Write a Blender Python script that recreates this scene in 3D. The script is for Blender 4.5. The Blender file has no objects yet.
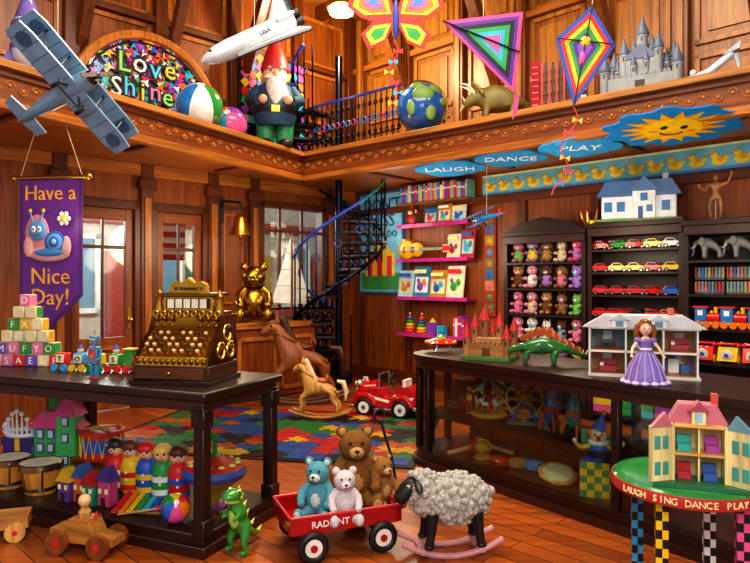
import bpy, math, random, bmesh
from mathutils import Matrix, Vector
random.seed(7)
pi=math.pi; sin=math.sin; cos=math.cos
R=lambda d: math.radians(d)
MC={}
def lin(h):
    h=h.lstrip('#'); return [(int(h[i:i+2],16)/255)**2.2 for i in (0,2,4)]
def G(spec):
    if spec in MC: return MC[spec]
    k='#' if spec[0]=='#' else spec[0]
    h=spec if k=='#' else spec[1:]
    c=lin(h)
    m=bpy.data.materials.new('mat_'+k+h.strip('#')); m.use_nodes=True
    nt=m.node_tree; n=nt.nodes; l=nt.links; bs=n['Principled BSDF']
    def I(name,v): bs.inputs[name].default_value=v
    tc=n.new('ShaderNodeTexCoord'); mp=n.new('ShaderNodeMapping'); l.new(tc.outputs['Object'],mp.inputs[0])
    nz=n.new('ShaderNodeTexNoise'); l.new(mp.outputs[0],nz.inputs['Vector'])
    rp=n.new('ShaderNodeValToRGB'); l.new(nz.outputs['Fac'],rp.inputs[0])
    lo,hi,sc=.82,1.1,8
    rp.color_ramp.elements[0].position=.3; rp.color_ramp.elements[1].position=.7
    I('Roughness',.45)
    if k in 'wh':
        lo,hi,sc=.5,1.3,1; nz.inputs['Detail'].default_value=6; nz.inputs['Distortion'].default_value=.6
        mp.inputs['Scale'].default_value=(22,22,1.6) if k=='w' else (1.6,22,22); I('Roughness',.38)
    if k=='m': I('Metallic',1.0); I('Roughness',.27)
    if k=='s': I('Roughness',.16); I('Coat Weight',.4)
    if k=='d': I('Roughness',.9); I('Specular IOR Level',.1)
    if k in 'fk':
        I('Roughness',.95); lo,hi,sc=(.6,1.2,60) if k=='f' else (.7,1.2,38)
        bp=n.new('ShaderNodeBump'); bp.inputs['Strength'].default_value=.7; bp.inputs['Distance'].default_value=.012
        l.new(nz.outputs['Fac'],bp.inputs['Height']); l.new(bp.outputs[0],bs.inputs['Normal'])
    if k=='e':
        bs.inputs['Emission Color'].default_value=c+[1]; I('Emission Strength',9.0)
    nz.inputs['Scale'].default_value=sc
    rp.color_ramp.elements[0].color=[x*lo for x in c]+[1]; rp.color_ramp.elements[1].color=[min(1,x*hi) for x in c]+[1]
    if k=='p':
        I('Roughness',.28)
        mp.inputs['Rotation'].default_value=(0,0,R(45)); mp.inputs['Scale'].default_value=(1,1,1)
        br=n.new('ShaderNodeTexBrick'); br.offset=.37; l.new(mp.outputs[0],br.inputs['Vector'])
        br.inputs['Scale'].default_value=1; br.inputs['Brick Width'].default_value=1.5; br.inputs['Row Height'].default_value=.13
        br.inputs['Mortar Size'].default_value=.004; br.inputs['Mortar'].default_value=[x*.2 for x in c]+[1]
        br.inputs['Color1'].default_value=[x*1.2 for x in c]+[1]; br.inputs['Color2'].default_value=[x*.65 for x in c]+[1]
        mp2=n.new('ShaderNodeMapping'); mp2.inputs['Rotation'].default_value=(0,0,R(45)); mp2.inputs['Scale'].default_value=(1.5,20,1)
        l.new(tc.outputs['Object'],mp2.inputs[0]); l.new(mp2.outputs[0],nz.inputs['Vector']); nz.inputs['Scale'].default_value=1; nz.inputs['Detail'].default_value=6
        rp.color_ramp.elements[0].color=(.6,.6,.6,1); rp.color_ramp.elements[1].color=(1.2,1.2,1.2,1)
        mx=n.new('ShaderNodeMix'); mx.data_type='RGBA'; mx.blend_type='MULTIPLY'; mx.inputs[0].default_value=1
        l.new(br.outputs[0],mx.inputs[6]); l.new(rp.outputs[0],mx.inputs[7]); l.new(mx.outputs[2],bs.inputs['Base Color'])
    elif k=='g':
        tr=n.new('ShaderNodeBsdfTransparent'); tr.inputs[0].default_value=c+[1]
        gl=n.new('ShaderNodeBsdfGlossy'); gl.inputs['Roughness'].default_value=.05
        ms=n.new('ShaderNodeMixShader'); ms.inputs[0].default_value=.08
        l.new(tr.outputs[0],ms.inputs[1]); l.new(gl.outputs[0],ms.inputs[2]); l.new(ms.outputs[0],n['Material Output'].inputs[0])
    else: l.new(rp.outputs[0],bs.inputs['Base Color'])
    MC[spec]=m; return m

def RM(rx=0,ry=0,rz=0):
    return Matrix.Rotation(R(rz),4,'Z')@Matrix.Rotation(R(ry),4,'Y')@Matrix.Rotation(R(rx),4,'X')
class B:
    def __init__(s,name): s.n=name; s.v=[]; s.f=[]; s.mi=[]; s.ms=[]; s.M=Matrix()
    def at(s,loc=(0,0,0),rz=0,sc=1,rx=0,ry=0):
        S=Matrix.Diagonal((sc,sc,sc,1)) if not hasattr(sc,'__len__') else Matrix.Diagonal((*sc,1))
        s.M=Matrix.Translation(loc)@RM(rx,ry,rz)@S; return s
    def add(s,vs,fs,c):
        if c not in s.ms: s.ms.append(c)
        k=s.ms.index(c); o=len(s.v); M=s.M
        s.v+=[tuple(M@Vector(v)) for v in vs]
        s.f+=[tuple(i+o for i in f) for f in fs]; s.mi+=[k]*len(fs)
    def box(s,c,d,col,bev=None,rot=None):
        hx,hy,hz=[x/2 for x in d]
        if bev is None: bev=min(hx,hy,hz)*.12
        h=(hx,hy,hz); vs=[];ix={}
        C=[(i,j,k) for i in(-1,1) for j in(-1,1) for k in(-1,1)]
        Rt=RM(*rot) if rot else None
        for q in C:
            for a in range(3):
                p=[q[t]*(h[t]-(0 if t==a else bev)) for t in range(3)]
                ix[(q,a)]=len(vs); vs.append(p)
        fs=[]
        for a in range(3):
            b,c2=(a+1)%3,(a+2)%3
            for sg in(-1,1):
                loop=[]
                for (sb,sc2) in((-1,-1),(1,-1),(1,1),(-1,1)):
                    q=[0,0,0]; q[a]=sg;q[b]=sb;q[c2]=sc2; loop.append(ix[(tuple(q),a)])
                fs.append(tuple(loop) if sg>0 else tuple(reversed(loop)))
            for sb in(-1,1):
                for sc2 in(-1,1):
                    q1=[0]*3;q2=[0]*3; q1[a]=-1;q2[a]=1
                    for q in(q1,q2): q[b]=sb;q[c2]=sc2
                    q1=tuple(q1);q2=tuple(q2)
                    fs.append((ix[(q1,b)],ix[(q2,b)],ix[(q2,c2)],ix[(q1,c2)]))
        for q in C: fs.append((ix[(q,0)],ix[(q,1)],ix[(q,2)]))
        cv=Vector(c)
        vs=[(Rt@Vector(v) if Rt else Vector(v))+cv for v in vs]
        s.add(vs,fs,col)
    def bx(s,x0,x1,y0,y1,z0,z1,col,bev=None):
        s.box(((x0+x1)/2,(y0+y1)/2,(z0+z1)/2),(abs(x1-x0),abs(y1-y0),abs(z1-z0)),col,bev)
    def tube(s,pts,r,col,n=8,closed=False):
        P=[Vector(p) for p in pts]; N=len(P)
        rr=r if hasattr(r,'__len__') else [r]*N
        vs=[];fs=[]; up=None
        for i in range(N):
            if closed: t=P[(i+1)%N]-P[i-1]
            else: t=P[min(i+1,N-1)]-P[max(i-1,0)]
            if t.length<1e-9: t=Vector((0,0,1))
            t.normalize()
            if up is None:
                up=Vector((0,0,1)) if abs(t.z)<.9 else Vector((1,0,0))
            u=up-t*up.dot(t)
            if u.length<1e-6: u=t.orthogonal()
            u.normalize(); up=u; w=t.cross(u)
            for j in range(n):
                a=2*pi*j/n; vs.append(P[i]+(u*cos(a)+w*sin(a))*rr[i])
        for i in range(N if closed else N-1):
            for j in range(n):
                a=i*n+j;b=i*n+(j+1)%n;c=((i+1)%N)*n+(j+1)%n;d=((i+1)%N)*n+j
                fs.append((a,b,c,d))
        if not closed: fs+= [tuple(range(n-1,-1,-1)),tuple(range((N-1)*n,N*n))]
        s.add(vs,fs,col)
    def cyl(s,p0,p1,r0,col,r1=None,n=16):
        s.tube([p0,p1],[r0,r0 if r1 is None else max(r1,1e-4)],col,n)
    def sph(s,c,r,col,rot=None,n=14):
        if not hasattr(r,'__len__'): r=(r,r,r)
        m=max(6,n*2//3); vs=[(0,0,-1)];fs=[]
        for i in range(1,m):
            ph=-pi/2+pi*i/m
            for j in range(n): vs.append((cos(ph)*cos(2*pi*j/n),cos(ph)*sin(2*pi*j/n),sin(ph)))
        vs.append((0,0,1)); L=len(vs)-1
        for j in range(n):
            k=(j+1)%n; fs.append((0,1+k,1+j)); fs.append((L,L-n+j,L-n+k))
            for i in range(m-2): a=1+i*n; fs.append((a+j,a+k,a+n+k,a+n+j))
        Rt=RM(*rot) if rot else Matrix(); cv=Vector(c)
        s.add([Rt@Vector((v[0]*r[0],v[1]*r[1],v[2]*r[2]))+cv for v in vs],fs,col)
    def lathe(s,prof,col,c=(0,0,0),n=24,rot=None):
        vs=[];fs=[];N=len(prof)
        for (r,z) in prof:
            for j in range(n): vs.append((max(r,1e-4)*cos(2*pi*j/n),max(r,1e-4)*sin(2*pi*j/n),z))
        for i in range(N-1):
            for j in range(n): k=(j+1)%n; fs.append((i*n+j,i*n+k,(i+1)*n+k,(i+1)*n+j))
        fs+= [tuple(range(n-1,-1,-1)),tuple(range((N-1)*n,N*n))]
        Rt=RM(*rot) if rot else Matrix(); cv=Vector(c)
        s.add([Rt@Vector(v)+cv for v in vs],fs,col)
    def tor(s,c,Rr,r,col,ax='z',a0=0,a1=360,n=24,m=8):
        pts=[]; full=(a1-a0)>=359.9
        for i in range(n if full else n+1):
            a=R(a0+(a1-a0)*i/n); x,y=Rr*cos(a),Rr*sin(a)
            p={'z':(x,y,0),'y':(x,0,y),'x':(0,x,y)}[ax]
            pts.append((c[0]+p[0],c[1]+p[1],c[2]+p[2]))
        s.tube(pts,r,col,m,full)
    def ext(s,pts,a,b,col,pl='xz'):
        N=len(pts)
        def q(p,t): return {'xz':(p[0],t,p[1]),'xy':(p[0],p[1],t),'yz':(t,p[0],p[1])}[pl]
        vs=[q(p,a) for p in pts]+[q(p,b) for p in pts]
        fs=[tuple(range(N)),tuple(range(2*N-1,N-1,-1))]+[(i,(i+1)%N,(i+1)%N+N,i+N) for i in range(N)]
        s.add(vs,fs,col)
    def text(s,t,size,col,loc=(0,0,0),rx=90,rz=0,ex=.003,al='CENTER',off=0):
        cu=bpy.data.curves.new('t','FONT'); cu.body=t; cu.size=size; cu.extrude=ex; cu.align_x=al; cu.align_y='CENTER'; cu.resolution_u=2; cu.offset=off
        s.obj(bpy.data.objects.new('t',cu),col,Matrix.Translation(loc)@RM(rx,0,rz))
    def obj(s,ob,col,X=None):
        bpy.context.scene.collection.objects.link(ob); bpy.context.view_layer.update()
        dg=bpy.context.evaluated_depsgraph_get(); e=ob.evaluated_get(dg); me=e.to_mesh()
        X=X or Matrix()
        s.add([X@v.co for v in me.vertices],[tuple(p.vertices) for p in me.polygons],col)
        e.to_mesh_clear(); bpy.data.objects.remove(ob)
    def skin(s,pts,edges,col,sub=1):
        me=bpy.data.meshes.new('k'); me.from_pydata([p[:3] for p in pts],edges,[]); ob=bpy.data.objects.new('k',me)
        ob.modifiers.new('s','SKIN')
        if sub: ob.modifiers.new('u','SUBSURF').levels=sub
        for i,p in enumerate(pts):
            d=me.skin_vertices[0].data[i]; d.radius=(p[3],p[3]); d.use_root=(i==0)
        s.obj(ob,col)
    def done(s,loc=(0,0,0),rz=0,sc=1,rx=0,ry=0,name=None,axes=None):
        me=bpy.data.meshes.new(s.n); me.from_pydata(s.v,[],s.f)
        for m in s.ms: me.materials.append(G(m))
        me.polygons.foreach_set('material_index',s.mi)
        bm=bmesh.new(); bm.from_mesh(me); bmesh.ops.recalc_face_normals(bm,faces=bm.faces); bm.to_mesh(me); bm.free()
        me.polygons.foreach_set('use_smooth',[True]*len(me.polygons))
        me.set_sharp_from_angle(angle=R(42)); me.update()
        ob=bpy.data.objects.new(s.n,me); bpy.context.scene.collection.objects.link(ob)
        ob.location=loc; ob.rotation_euler=(R(rx),R(ry),R(rz)); ob.scale=(sc,)*3 if not hasattr(sc,'__len__') else sc
        if axes:
            X,Y,Z=axes; ob.rotation_euler=Matrix((X,Y,Z)).transposed().to_euler()
        return ob
def child(w,o):
    w.parent=o; w.matrix_parent_inverse=o.matrix_basis.inverted()

# ------------------------------------------------------------ frames of the room
C=(-.35,10.25)
def WL(b,y=0,z=0): return (C[0]-.7071*b+.7071*y, C[1]-.7071*b-.7071*y, z)
def WR(a,y=0,z=0): return (C[0]+.7071*a-.7071*y, C[1]-.7071*a-.7071*y, z)
A0=(-.93,3.52); ct,st=cos(R(-23)),sin(R(-23))
def LC(x,y,z=.9): return (A0[0]+x*ct-y*st, A0[1]+x*st+y*ct, z)
CR_=-53
P0=(.23,5.5); c2_,s2_=cos(R(CR_)),sin(R(CR_))
def RC(x,y,z=.9): return (P0[0]+x*c2_-y*s2_, P0[1]+x*s2_+y*c2_, z)
def RF(s,o,z=3.2): return (-.98+4.01*s+.66*o, 8.8-3.54*s+.75*o, z)
def LF(s,o,z=3.2): return (-.98-1.96*s-.884*o, 8.8-3.7*s+.468*o, z)
WD='w#63300f'; WM='w#8c481a'; WO='w#b06628'; HD='h#63300f'; HM='h#94501c'; HO='h#b06828'; DK='h#301710'; DKV='w#2e1812'
WU='w#aa6c2a'
PAL=['#d8272b','#2b5fc4','#f4c41c','#2d9a48','#f07c1e','#8a3fb0','#e85a9c','#35b0d8']

# ------------------------------------------------------------ shell
b=B('floor'); b.bx(-8,8,-2,12,-.1,0,'p#a85626',0); b.done()
b=B('ceiling'); b.bx(-7,7,-1.5,11,5.6,5.7,'h#a8642a',0); b.done()
b=B('trim_ceiling_beams')
for i in range(7):
    b.at(WL(i*1.3+.7,0,0),45); b.bx(-.08,.08,-8,0,5.42,5.6,HD)
b.done()
b=B('wall_left')
def seg(x0,x1,z0,z1,c=WM): b.bx(x0,x1,0,.14,z0,z1,c,0)
seg(-9,-4.35,0,5.6);seg(-3.5,-3.35,0,5.6);seg(-2.6,-1.8,0,5.6);seg(-.6,.14,0,5.6)
seg(-4.35,-3.5,2.45,5.6);seg(-3.35,-2.6,2.45,5.6);seg(-1.8,-.6,2.62,5.6);seg(-1.8,-.6,0,1.05)
b.done(WL(0),45)
b=B('wall_right'); b.bx(0,9,0,.14,0,3.0,WM,0); b.bx(0,9,0,.14,3.0,5.6,'w#98581f',0); b.done(WR(0),-45)
def frame(b,x0,x1,z0,z1,c,w=.05,y=-.03,d=.03):
    b.bx(x0,x1,y,y+d,z0,z0+w,c);b.bx(x0,x1,y,y+d,z1-w,z1,c);b.bx(x0,x0+w,y,y+d,z0,z1,c);b.bx(x1-w,x1,y,y+d,z0,z1,c)
b=B('trim_left_panelling')
for x in(-4.42,-3.42,-2.52,-1.88,-.52):
    b.bx(x-.08,x+.08,-.07,0,0,2.9,WD); b.bx(x-.11,x+.11,-.1,0,2.6,2.72,HD); b.bx(x-.11,x+.11,-.09,0,0,.25,WD); b.bx(x-.04,x+.04,-.085,-.06,.4,2.5,WO)
frame(b,-2.4,-2.0,.3,2.5,WD); frame(b,-2.36,-2.04,1.2,2.4,WO,.03)
frame(b,-1.75,-.65,.15,.95,WO); b.bx(-9,0,-.06,0,2.76,2.9,HO)
for i in range(8):
    x=-.1-i*1.05; b.bx(x-.08,x+.08,-.1,0,3.2,5.6,WD)
    for (z0,z1) in((3.3,3.75),(3.85,4.6),(4.7,5.4)): frame(b,x-.95,x-.12,z0,z1,WO)
b.bx(-9,0,-.08,0,4.62,4.7,HD)
for i in range(5):
    b.box((-2.1-i*1.05,-.35,4.7),(.12,.12,1.6),WD,rot=(28,0,0))
b.done(WL(0),45)
b=B('trim_right_panelling')
for i in range(9):
    x=.25+i*.95; b.bx(x-.08,x+.08,-.1,0,3.2,5.6,'w#7a4218'); b.bx(x-.035,x+.035,-.12,-.08,3.3,5.5,WU)
    for (z0,z1) in((3.3,3.8),(3.9,4.7),(4.8,5.45)): frame(b,x+.12,x+.83,z0,z1,WU); b.bx(x+.24,x+.71,-.02,0,z0+.12,z1-.12,WU)
    b.bx(x-.05,x+.05,-.04,0,.1,2.6,WD)
b.bx(0,9,-.08,0,4.72,4.8,HO); b.bx(0,9,-.05,0,0,.2,HD,0); b.bx(0,9,-.06,0,2.5,2.6,HD)
for i in range(6):
    b.box((1.2+i*1.5,-.45,4.85),(.14,.14,1.9),'w#7a4218',rot=(30,0,0))
b.done(WR(0),-45)
# gallery
Fc=Vector((-.98,8.8)); F0=Vector((-.98-1.96*1.4,8.8-3.7*1.4)); F1=Vector((-.98+4.01*1.3,8.8-3.54*1.3))
b=B('gallery_floor')
e1=WR(8.4); e0=WL(8.6)
b.ext([(F0.x,F0.y),(Fc.x,Fc.y),(F1.x,F1.y),(e1[0],e1[1]),(C[0],C[1]),(e0[0],e0[1])],2.9,3.2,'h#a05a26','xy'); b.done()
def fascia(p0,p1,name):
    d=p1-p0; L=d.length; ang=math.degrees(math.atan2(d.y,d.x)); b=B(name)
    b.bx(0,L,-.06,0,2.87,3.2,'h#84441a'); b.bx(0,L,-.12,0,3.16,3.22,'h#c07c38'); b.bx(0,L,-.1,0,2.84,2.91,HO); b.bx(0,L,-.085,0,3.1,3.13,HD)
    n=int(L/.11)
    for i in range(n):
        x=(i+.5)*L/n; z=3.02+.02*(i%2)
        b.tor((x,-.062,z),.034,.009,'#a86428','y',0 if i%2 else 180,180 if i%2 else 360,n=8,m=5); b.sph((x,-.063,z),(.016,.01,.016),'#b87434',n=6)
    b.done((p0.x,p0.y,0),ang)
fascia(F0,Fc,'trim_gallery_left'); fascia(Fc,F1,'trim_gallery_right')
b=B('trim_soffit')
for i in range(5):
    t=.15+i*.22; p=Fc.lerp(F1,t); b.at((p.x,p.y,0),-42); b.bx(-.03,.03,.05,1.1,2.87,2.9,HD)
for i in range(4):
    t=.2+i*.24; p=Fc.lerp(F0,t); b.at((p.x,p.y,0),50); b.bx(-.03,.03,.05,.6,2.87,2.9,HD)
b.done()
def door(x0,x1,nm):
    b=B(nm); w=x1-x0
    b.bx(0,.07,-.05,.1,0,2.45,WD);b.bx(w-.07,w,-.05,.1,0,2.45,WD);b.bx(0,w,-.05,.1,2.35,2.45,HD)
    b.bx(.07,.16,0,.07,.02,2.35,WM);b.bx(w-.16,w-.07,0,.07,.02,2.35,WM);b.bx(.16,w-.16,0,.07,.02,.85,WM);b.bx(.16,w-.16,0,.07,2.22,2.35,HM)
    frame(b,.2,w-.2,.15,.75,WO,.04); b.bx(w/2-.012,w/2+.012,.01,.05,.85,2.22,WD); b.bx(.16,w-.16,.01,.05,1.88,1.92,HD)
    b.bx(.16,w-.16,.03,.036,.85,2.22,'g#eef4f4',0); b.sph((w-.12,-.05,1.05),.035,'m#d0a040'); b.bx(w-.14,w-.1,-.01,0,.95,1.2,'m#d0a040')
    b.done(WL(-x0),45)
door(-4.35,-3.5,'door_1'); door(-3.35,-2.6,'door_2')
b=B('window_1'); frame(b,-1.8,-.6,1.05,2.62,WD,.08,-.06,.16)
for x in(-1.4,-1.0): b.bx(x-.02,x+.02,.02,.06,1.1,2.6,WD)
b.bx(-1.75,-.65,.02,.06,2.2,2.24,HD); b.bx(-1.75,-.65,.04,.046,1.1,2.6,'g#eef4f4',0); b.bx(-1.85,-.55,-.14,0,1.0,1.06,HO); b.done(WL(0),45)
# outdoors
b=B('street_building'); b.bx(-14,8,5,5.3,-.2,3.3,'#d4c8b4',0)
for i in range(12):
    x=-13+i*1.7; b.bx(x,x+.75,4.93,5.0,1.0,2.3,'#6f94a8'); frame(b,x-.08,x+.83,.9,2.4,'#f8f4ea',.1,4.88,.1); b.bx(x+.95,x+1.4,4.9,5,.0,2.1,['#a84030','#3a6a4a','#c8a040'][i%3])
b.bx(-14,8,4.6,5,2.6,2.8,'#a84030'); b.bx(-14,8,4.9,5.3,3.3,3.45,'#f4efe2'); b.done(WL(0),45)
b=B('street_pavement'); b.bx(-14,8,.16,5,-.3,-.1,'#a8a49a',0); b.done(WL(0),45)
b=B('street_flag'); b.cyl((0,0,0),(0,0,2.9),.02,'m#cccccc')
for i in range(7): b.bx(.02,.7,-.01,.01,1.9+i*.08,1.98+i*.08,'#c8262c' if i%2==0 else '#f4f4f4',0)
b.bx(.02,.3,-.014,.014,2.22,2.46,'#22407c',0); b.done(WL(3.05,-1.0,-.1),45)
b=B('stained_glass_window'); r=.88; n=24
b.ext([(r*cos(pi*i/n),r*sin(pi*i/n)) for i in range(n+1)],-.06,0,'#1b1a2a')
b.tor((0,-.08,0),r,.06,'w#b87030','y',0,180); b.tor((0,-.09,0),r*.9,.012,'#181420','y',0,180); b.bx(-r-.1,r+.1,-.16,0,-.08,0,HO)
for k in range(430):
    a=random.uniform(.04,pi-.04); q=r*math.sqrt(random.uniform(.0,.9)); x,z=q*cos(a),q*sin(a)
    if z<.03: continue
    col=random.choice(['s#25b8d8','s#d83a6a','s#f4c020','s#b83ac8','s#6a4ac8','s#e87020','s#f4f4f4','s#2b5fc4','s#c8242c','s#3aa850','#16141c','#16141c'])
    an=random.uniform(0,6); s_=random.uniform(.03,.06)
    b.ext([(x+s_*cos(an+t)*(.4 if j%2 else 1.2),z+s_*sin(an+t)*(.4 if j%2 else 1.2)) for j,t in enumerate([0,1,2,3,4,5])],-.072-.00005*k,-.06,col)
for (t,s_,x0,z0,w_) in(('Love',.3,-.04,.5,.15),('Shine',.28,-.1,.2,.125)):
    for i,chh in enumerate(t):
        x=x0+(i-(len(t)-1)/2)*w_*1.25; z=z0+.03*(i%2); b.text(chh,s_*1.1,'#16141c',(x,-.102,z),ex=.004,off=.02); b.text(chh,s_*1.1,['#f4f4f4','#4ad0f0','#f4d040','#f07ab0','#8ae86a'][(i+len(t))%5],(x,-.112,z),ex=.006)
b.done(WL(3.46,.12,3.5),45)
b=B('mosaic_glass_panel'); b.bx(-.55,.55,-.05,0,0,1.25,'#15151d')
for i in range(9):
    for j in range(10):
        x=-.47+i*.117;z=.08+j*.12; b.box((x,-.055,z),(.1,.02,.1),random.choice(PAL+['#35c8e8','#111118']),rot=(0,random.choice([0,45,20]),0))
b.done(WL(1.65,.12,3.35),45)
b=B('ceiling_lamp'); b.lathe([(.0,0),(.1,-.01),(.17,-.06),(.15,-.12),(0,-.16)],'e#ffe8b0'); b.tor((0,0,-.04),.18,.02,'m#c09040'); b.cyl((0,0,0),(0,0,.56),.02,'m#c09040')
b.done((-.43,8.3,5.04))

# ------------------------------------------------------------ rug
b=B('jigsaw_rug'); rw,rh=2.9,1.95; b.bx(-rw/2-.05,rw/2+.05,-rh/2-.05,rh/2+.05,0,.012,'#0c0c10',0)
nx,ny=16,11; cw=rw/nx; ch=rh/ny; rc=['#9c161a','#144080','#b8880c','#17602f','#0c0c10','#a04812','#17602f','#0c0c10','#144080','#9c161a']
grid=[[random.choice(rc) for j in range(ny)] for i in range(nx)]
for i in range(nx):
    for j in range(ny):
        if i and random.random()<.4: grid[i][j]=grid[i-1][j]
        col=grid[i][j]; x=-rw/2+cw*(i+.5); y=-rh/2+ch*(j+.5); z=.013+.0004*((i+j)%3)
        b.bx(x-cw*.48,x+cw*.48,y-ch*.48,y+ch*.48,.01,z+.004,col,0)
        if i<nx-1: b.lathe([(.036,.012),(.036,z+.0052)],col,(x+cw*.57,y,0),10)
        if j<ny-1: b.lathe([(.036,.012),(.036,z+.0056)],col,(x,y+ch*.57,0),10)
b.done((-.95,6.5,0),-12)

# ------------------------------------------------------------ spiral stairs
b=B('spiral_staircase'); IR='m#2a2c38'
b.cyl((0,0,0),(0,0,4.6),.05,IR)
RB=['s#3a4ab0','s#2a8ab0','s#3a9a50','s#c8a020','s#c85020','s#a82a5a','s#6a3aa0']
def flight(z0,z1,n,a0,step):
    hp=[]
    for i in range(n):
        z=z0+(z1-z0)*(i+1)/n; a=a0+step*i; da=step*.55
        p=[(.05*cos(R(a-da)),.05*sin(R(a-da))),(.64*cos(R(a-da)),.64*sin(R(a-da))),(.66*cos(R(a)),.66*sin(R(a))),(.64*cos(R(a+da)),.64*sin(R(a+da))),(.05*cos(R(a+da)),.05*sin(R(a+da)))]
        b.ext(p,z-.03,z,'#26272f','xy')
        for rr in(.14,.26,.38,.5,.6): b.tor((rr*cos(R(a-da)),rr*sin(R(a-da)),z-.1),.055,.014,IR,'y' if abs(sin(R(a)))<.7 else 'x',n=10,m=5)
        b.tube([(.1*cos(R(a-da)),.1*sin(R(a-da)),z-.17),(.64*cos(R(a-da)),.64*sin(R(a-da)),z-.17)],.012,IR,5)
        for q in(-.5,0,.5):
            x,y=.64*cos(R(a+step*q)),.64*sin(R(a+step*q)); b.cyl((x,y,z-.1),(x,y,z+.82),.011,IR,n=5)
        b.tor((.65*cos(R(a)),.65*sin(R(a)),z+.5),.05,.01,'#3a2c6a','y' if abs(sin(R(a)))>.7 else 'x',n=10,m=5)
        hp.append((.65*cos(R(a)),.65*sin(R(a)),z+.85))
    for i in range(len(hp)-1):
        b.tube([hp[i],hp[i+1]],.022,'s#3a4ab0' if i<n*.6 else RB[i%7],6)
    b.tube([(x,y,z-.88) for x,y,z in hp],.025,IR,6)
flight(0,2.05,11,-270,26)
b.tube([(.65*cos(R(16+26*k)),.65*sin(R(16+26*k)),2.2+.17*k-.03) for k in range(0,5)],.02,IR,6)
for k in range(4):
    a=16+26*k; z=2.2+.16*k; p=[(.05*cos(R(a-14)),.05*sin(R(a-14))),(.64*cos(R(a-14)),.64*sin(R(a-14))),(.66*cos(R(a)),.66*sin(R(a))),(.64*cos(R(a+14)),.64*sin(R(a+14))),(.05*cos(R(a+14)),.05*sin(R(a+14)))]
    b.ext(p,z-.03,z,'#26272f','xy')
    for rr in(.2,.35,.5,.6): b.tor((rr*cos(R(a-14)),rr*sin(R(a-14)),z-.1),.055,.014,IR,'y',n=10,m=5)
flight(3.2,3.75,4,150,26)
b.done((-.5,8.98,0))
b=B('stair_railing')
for (x0,x1) in((-1.4,.0),(.0,.75)):
    for k in range(2): b.bx(x0,x1,-.015,.015,[0.06,.86][k],[.09,.9][k],'s#30409a')
    n=int((x1-x0)*8)
    for i in range(n):
        x=x0+(x1-x0)*(i+.5)/n; b.cyl((x,0,0),(x,0,.88),.012,IR,n=6); b.tor((x,0,.45),.05,.012,['#5a3fb0','#2a8ab0','#b03a6a'][i%3],'y',n=10,m=5); b.tor((x,0,.7),.035,.01,IR,'y',n=10,m=5); b.tor((x,0,.22),.035,.01,IR,'y',n=10,m=5)
b.done((-.1,8.15,3.2),-41.5,.75)

# ------------------------------------------------------------ left counter
b=B('shop_counter')
L=3.1
b.bx(-L,.03,-.03,.78,.85,.9,DK,.01); b.bx(-L,0,0,.75,.79,.85,'h#3e2018'); b.bx(-L,0,0,.75,.02,.12,DK); b.bx(-L,.02,-.02,.77,0,.06,'h#3e2018')
for x in(0,-1.55,-3.05):
    for y in(.0,.75):
        yy=y+(.03 if y==0 else -.03); xx=x-.03
        if x==-1.55 and y==0: continue
        b.bx(xx-.035,xx+.035,yy-.035,yy+.035,.1,.82,DKV)
        if x==0: b.bx(xx-.045,xx+.045,yy-.045,yy+.045,.1,.2,DKV); b.bx(xx-.045,xx+.045,yy-.045,yy+.045,.7,.8,DKV)
b.bx(-.033,-.028,.06,.69,.12,.79,'g#eaf4f2',0)
b.done((A0[0],A0[1],0),-23)
# cash register
b=B('cash_register'); BR='m#cc983a'; BD='m#88601c'
b.bx(-.3,.3,-.27,.24,0,.03,'h#33190f'); b.bx(-.285,.285,-.25,.22,.03,.13,'h#4a2814'); b.bx(-.25,.25,-.262,-.25,.045,.115,'h#6a3c1c'); b.sph((0,-.268,.08),.014,BR)
pr=[(-.24,.13),(-.24,.17),(-.2,.2),(-.15,.27),(-.06,.34),(-.03,.4),(-.01,.46),(.18,.46),(.2,.4),(.21,.13)]
b.ext(pr,-.25,.25,BR,'yz')
for x in(-.26,.26): b.ext([(p[0]*1.03,p[1]+.008) for p in pr],x-.02,x+.02,BD,'yz')
b.bx(-.25,.25,-.02,.2,.46,.49,BD); b.bx(-.2,.2,0,.18,.49,.6,BR); b.bx(-.17,.17,-.006,0,.51,.585,'#1c1a14'); b.bx(-.23,.23,-.03,.2,.6,.625,BD)
for i in range(5): b.bx(-.155+i*.063,-.105+i*.063,-.012,-.005,.515,.58,'#efe6cc')
b.ext([(-.15,.625),(.15,.625),(.14,.68),(.1,.71),(.05,.695),(0,.735),(-.05,.695),(-.1,.71),(-.14,.68)],.0,.05,BR); b.text('YE PHARMACY',.034,'#2a1a08',(0,-.004,.652))
for r_ in range(4):
    for i in range(8):
        t=r_/3.5; y=-.215+t*.15; z=.2+t*.13; x=-.2+i*.057
        b.cyl((x,y,z),(x,y-.03,z+.035),.005,BD,n=6); b.cyl((x,y-.03,z+.03),(x,y-.036,z+.042),.013,'#c8b480' if (i+r_)%3 else '#3a2a18',n=10)
for x in(-.23,-.17,-.11,.11,.17,.23):
    for z in(.44,.39): b.sph((x,-.035,z),(.024,.02,.016),BD,n=8)
for x in(-.24+.06*i for i in range(9)): b.tor((x,-.025,.475),.02,.005,'m#e8bc58','y',n=10,m=5)
for x in(-.28,.28):
    for (yy,zz) in((-.05,.22),(.1,.22),(.05,.34)): b.tor((x,yy,zz),.055,.01,'m#e8bc58','x',n=14); b.sph((x,yy,zz),(.01,.03,.03),BD,n=8)
    b.lathe([(.02,.44),(.035,.5),(.018,.56),(.03,.6),(.0,.65)],BR,(x*.84,.02,0),12)
b.bx(-.26,.26,-.245,-.235,.13,.19,'m#e0b048')
for i in range(12): b.sph((-.24+i*.0436,-.248,.16),(.018,.008,.022),BD,n=8)
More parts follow.
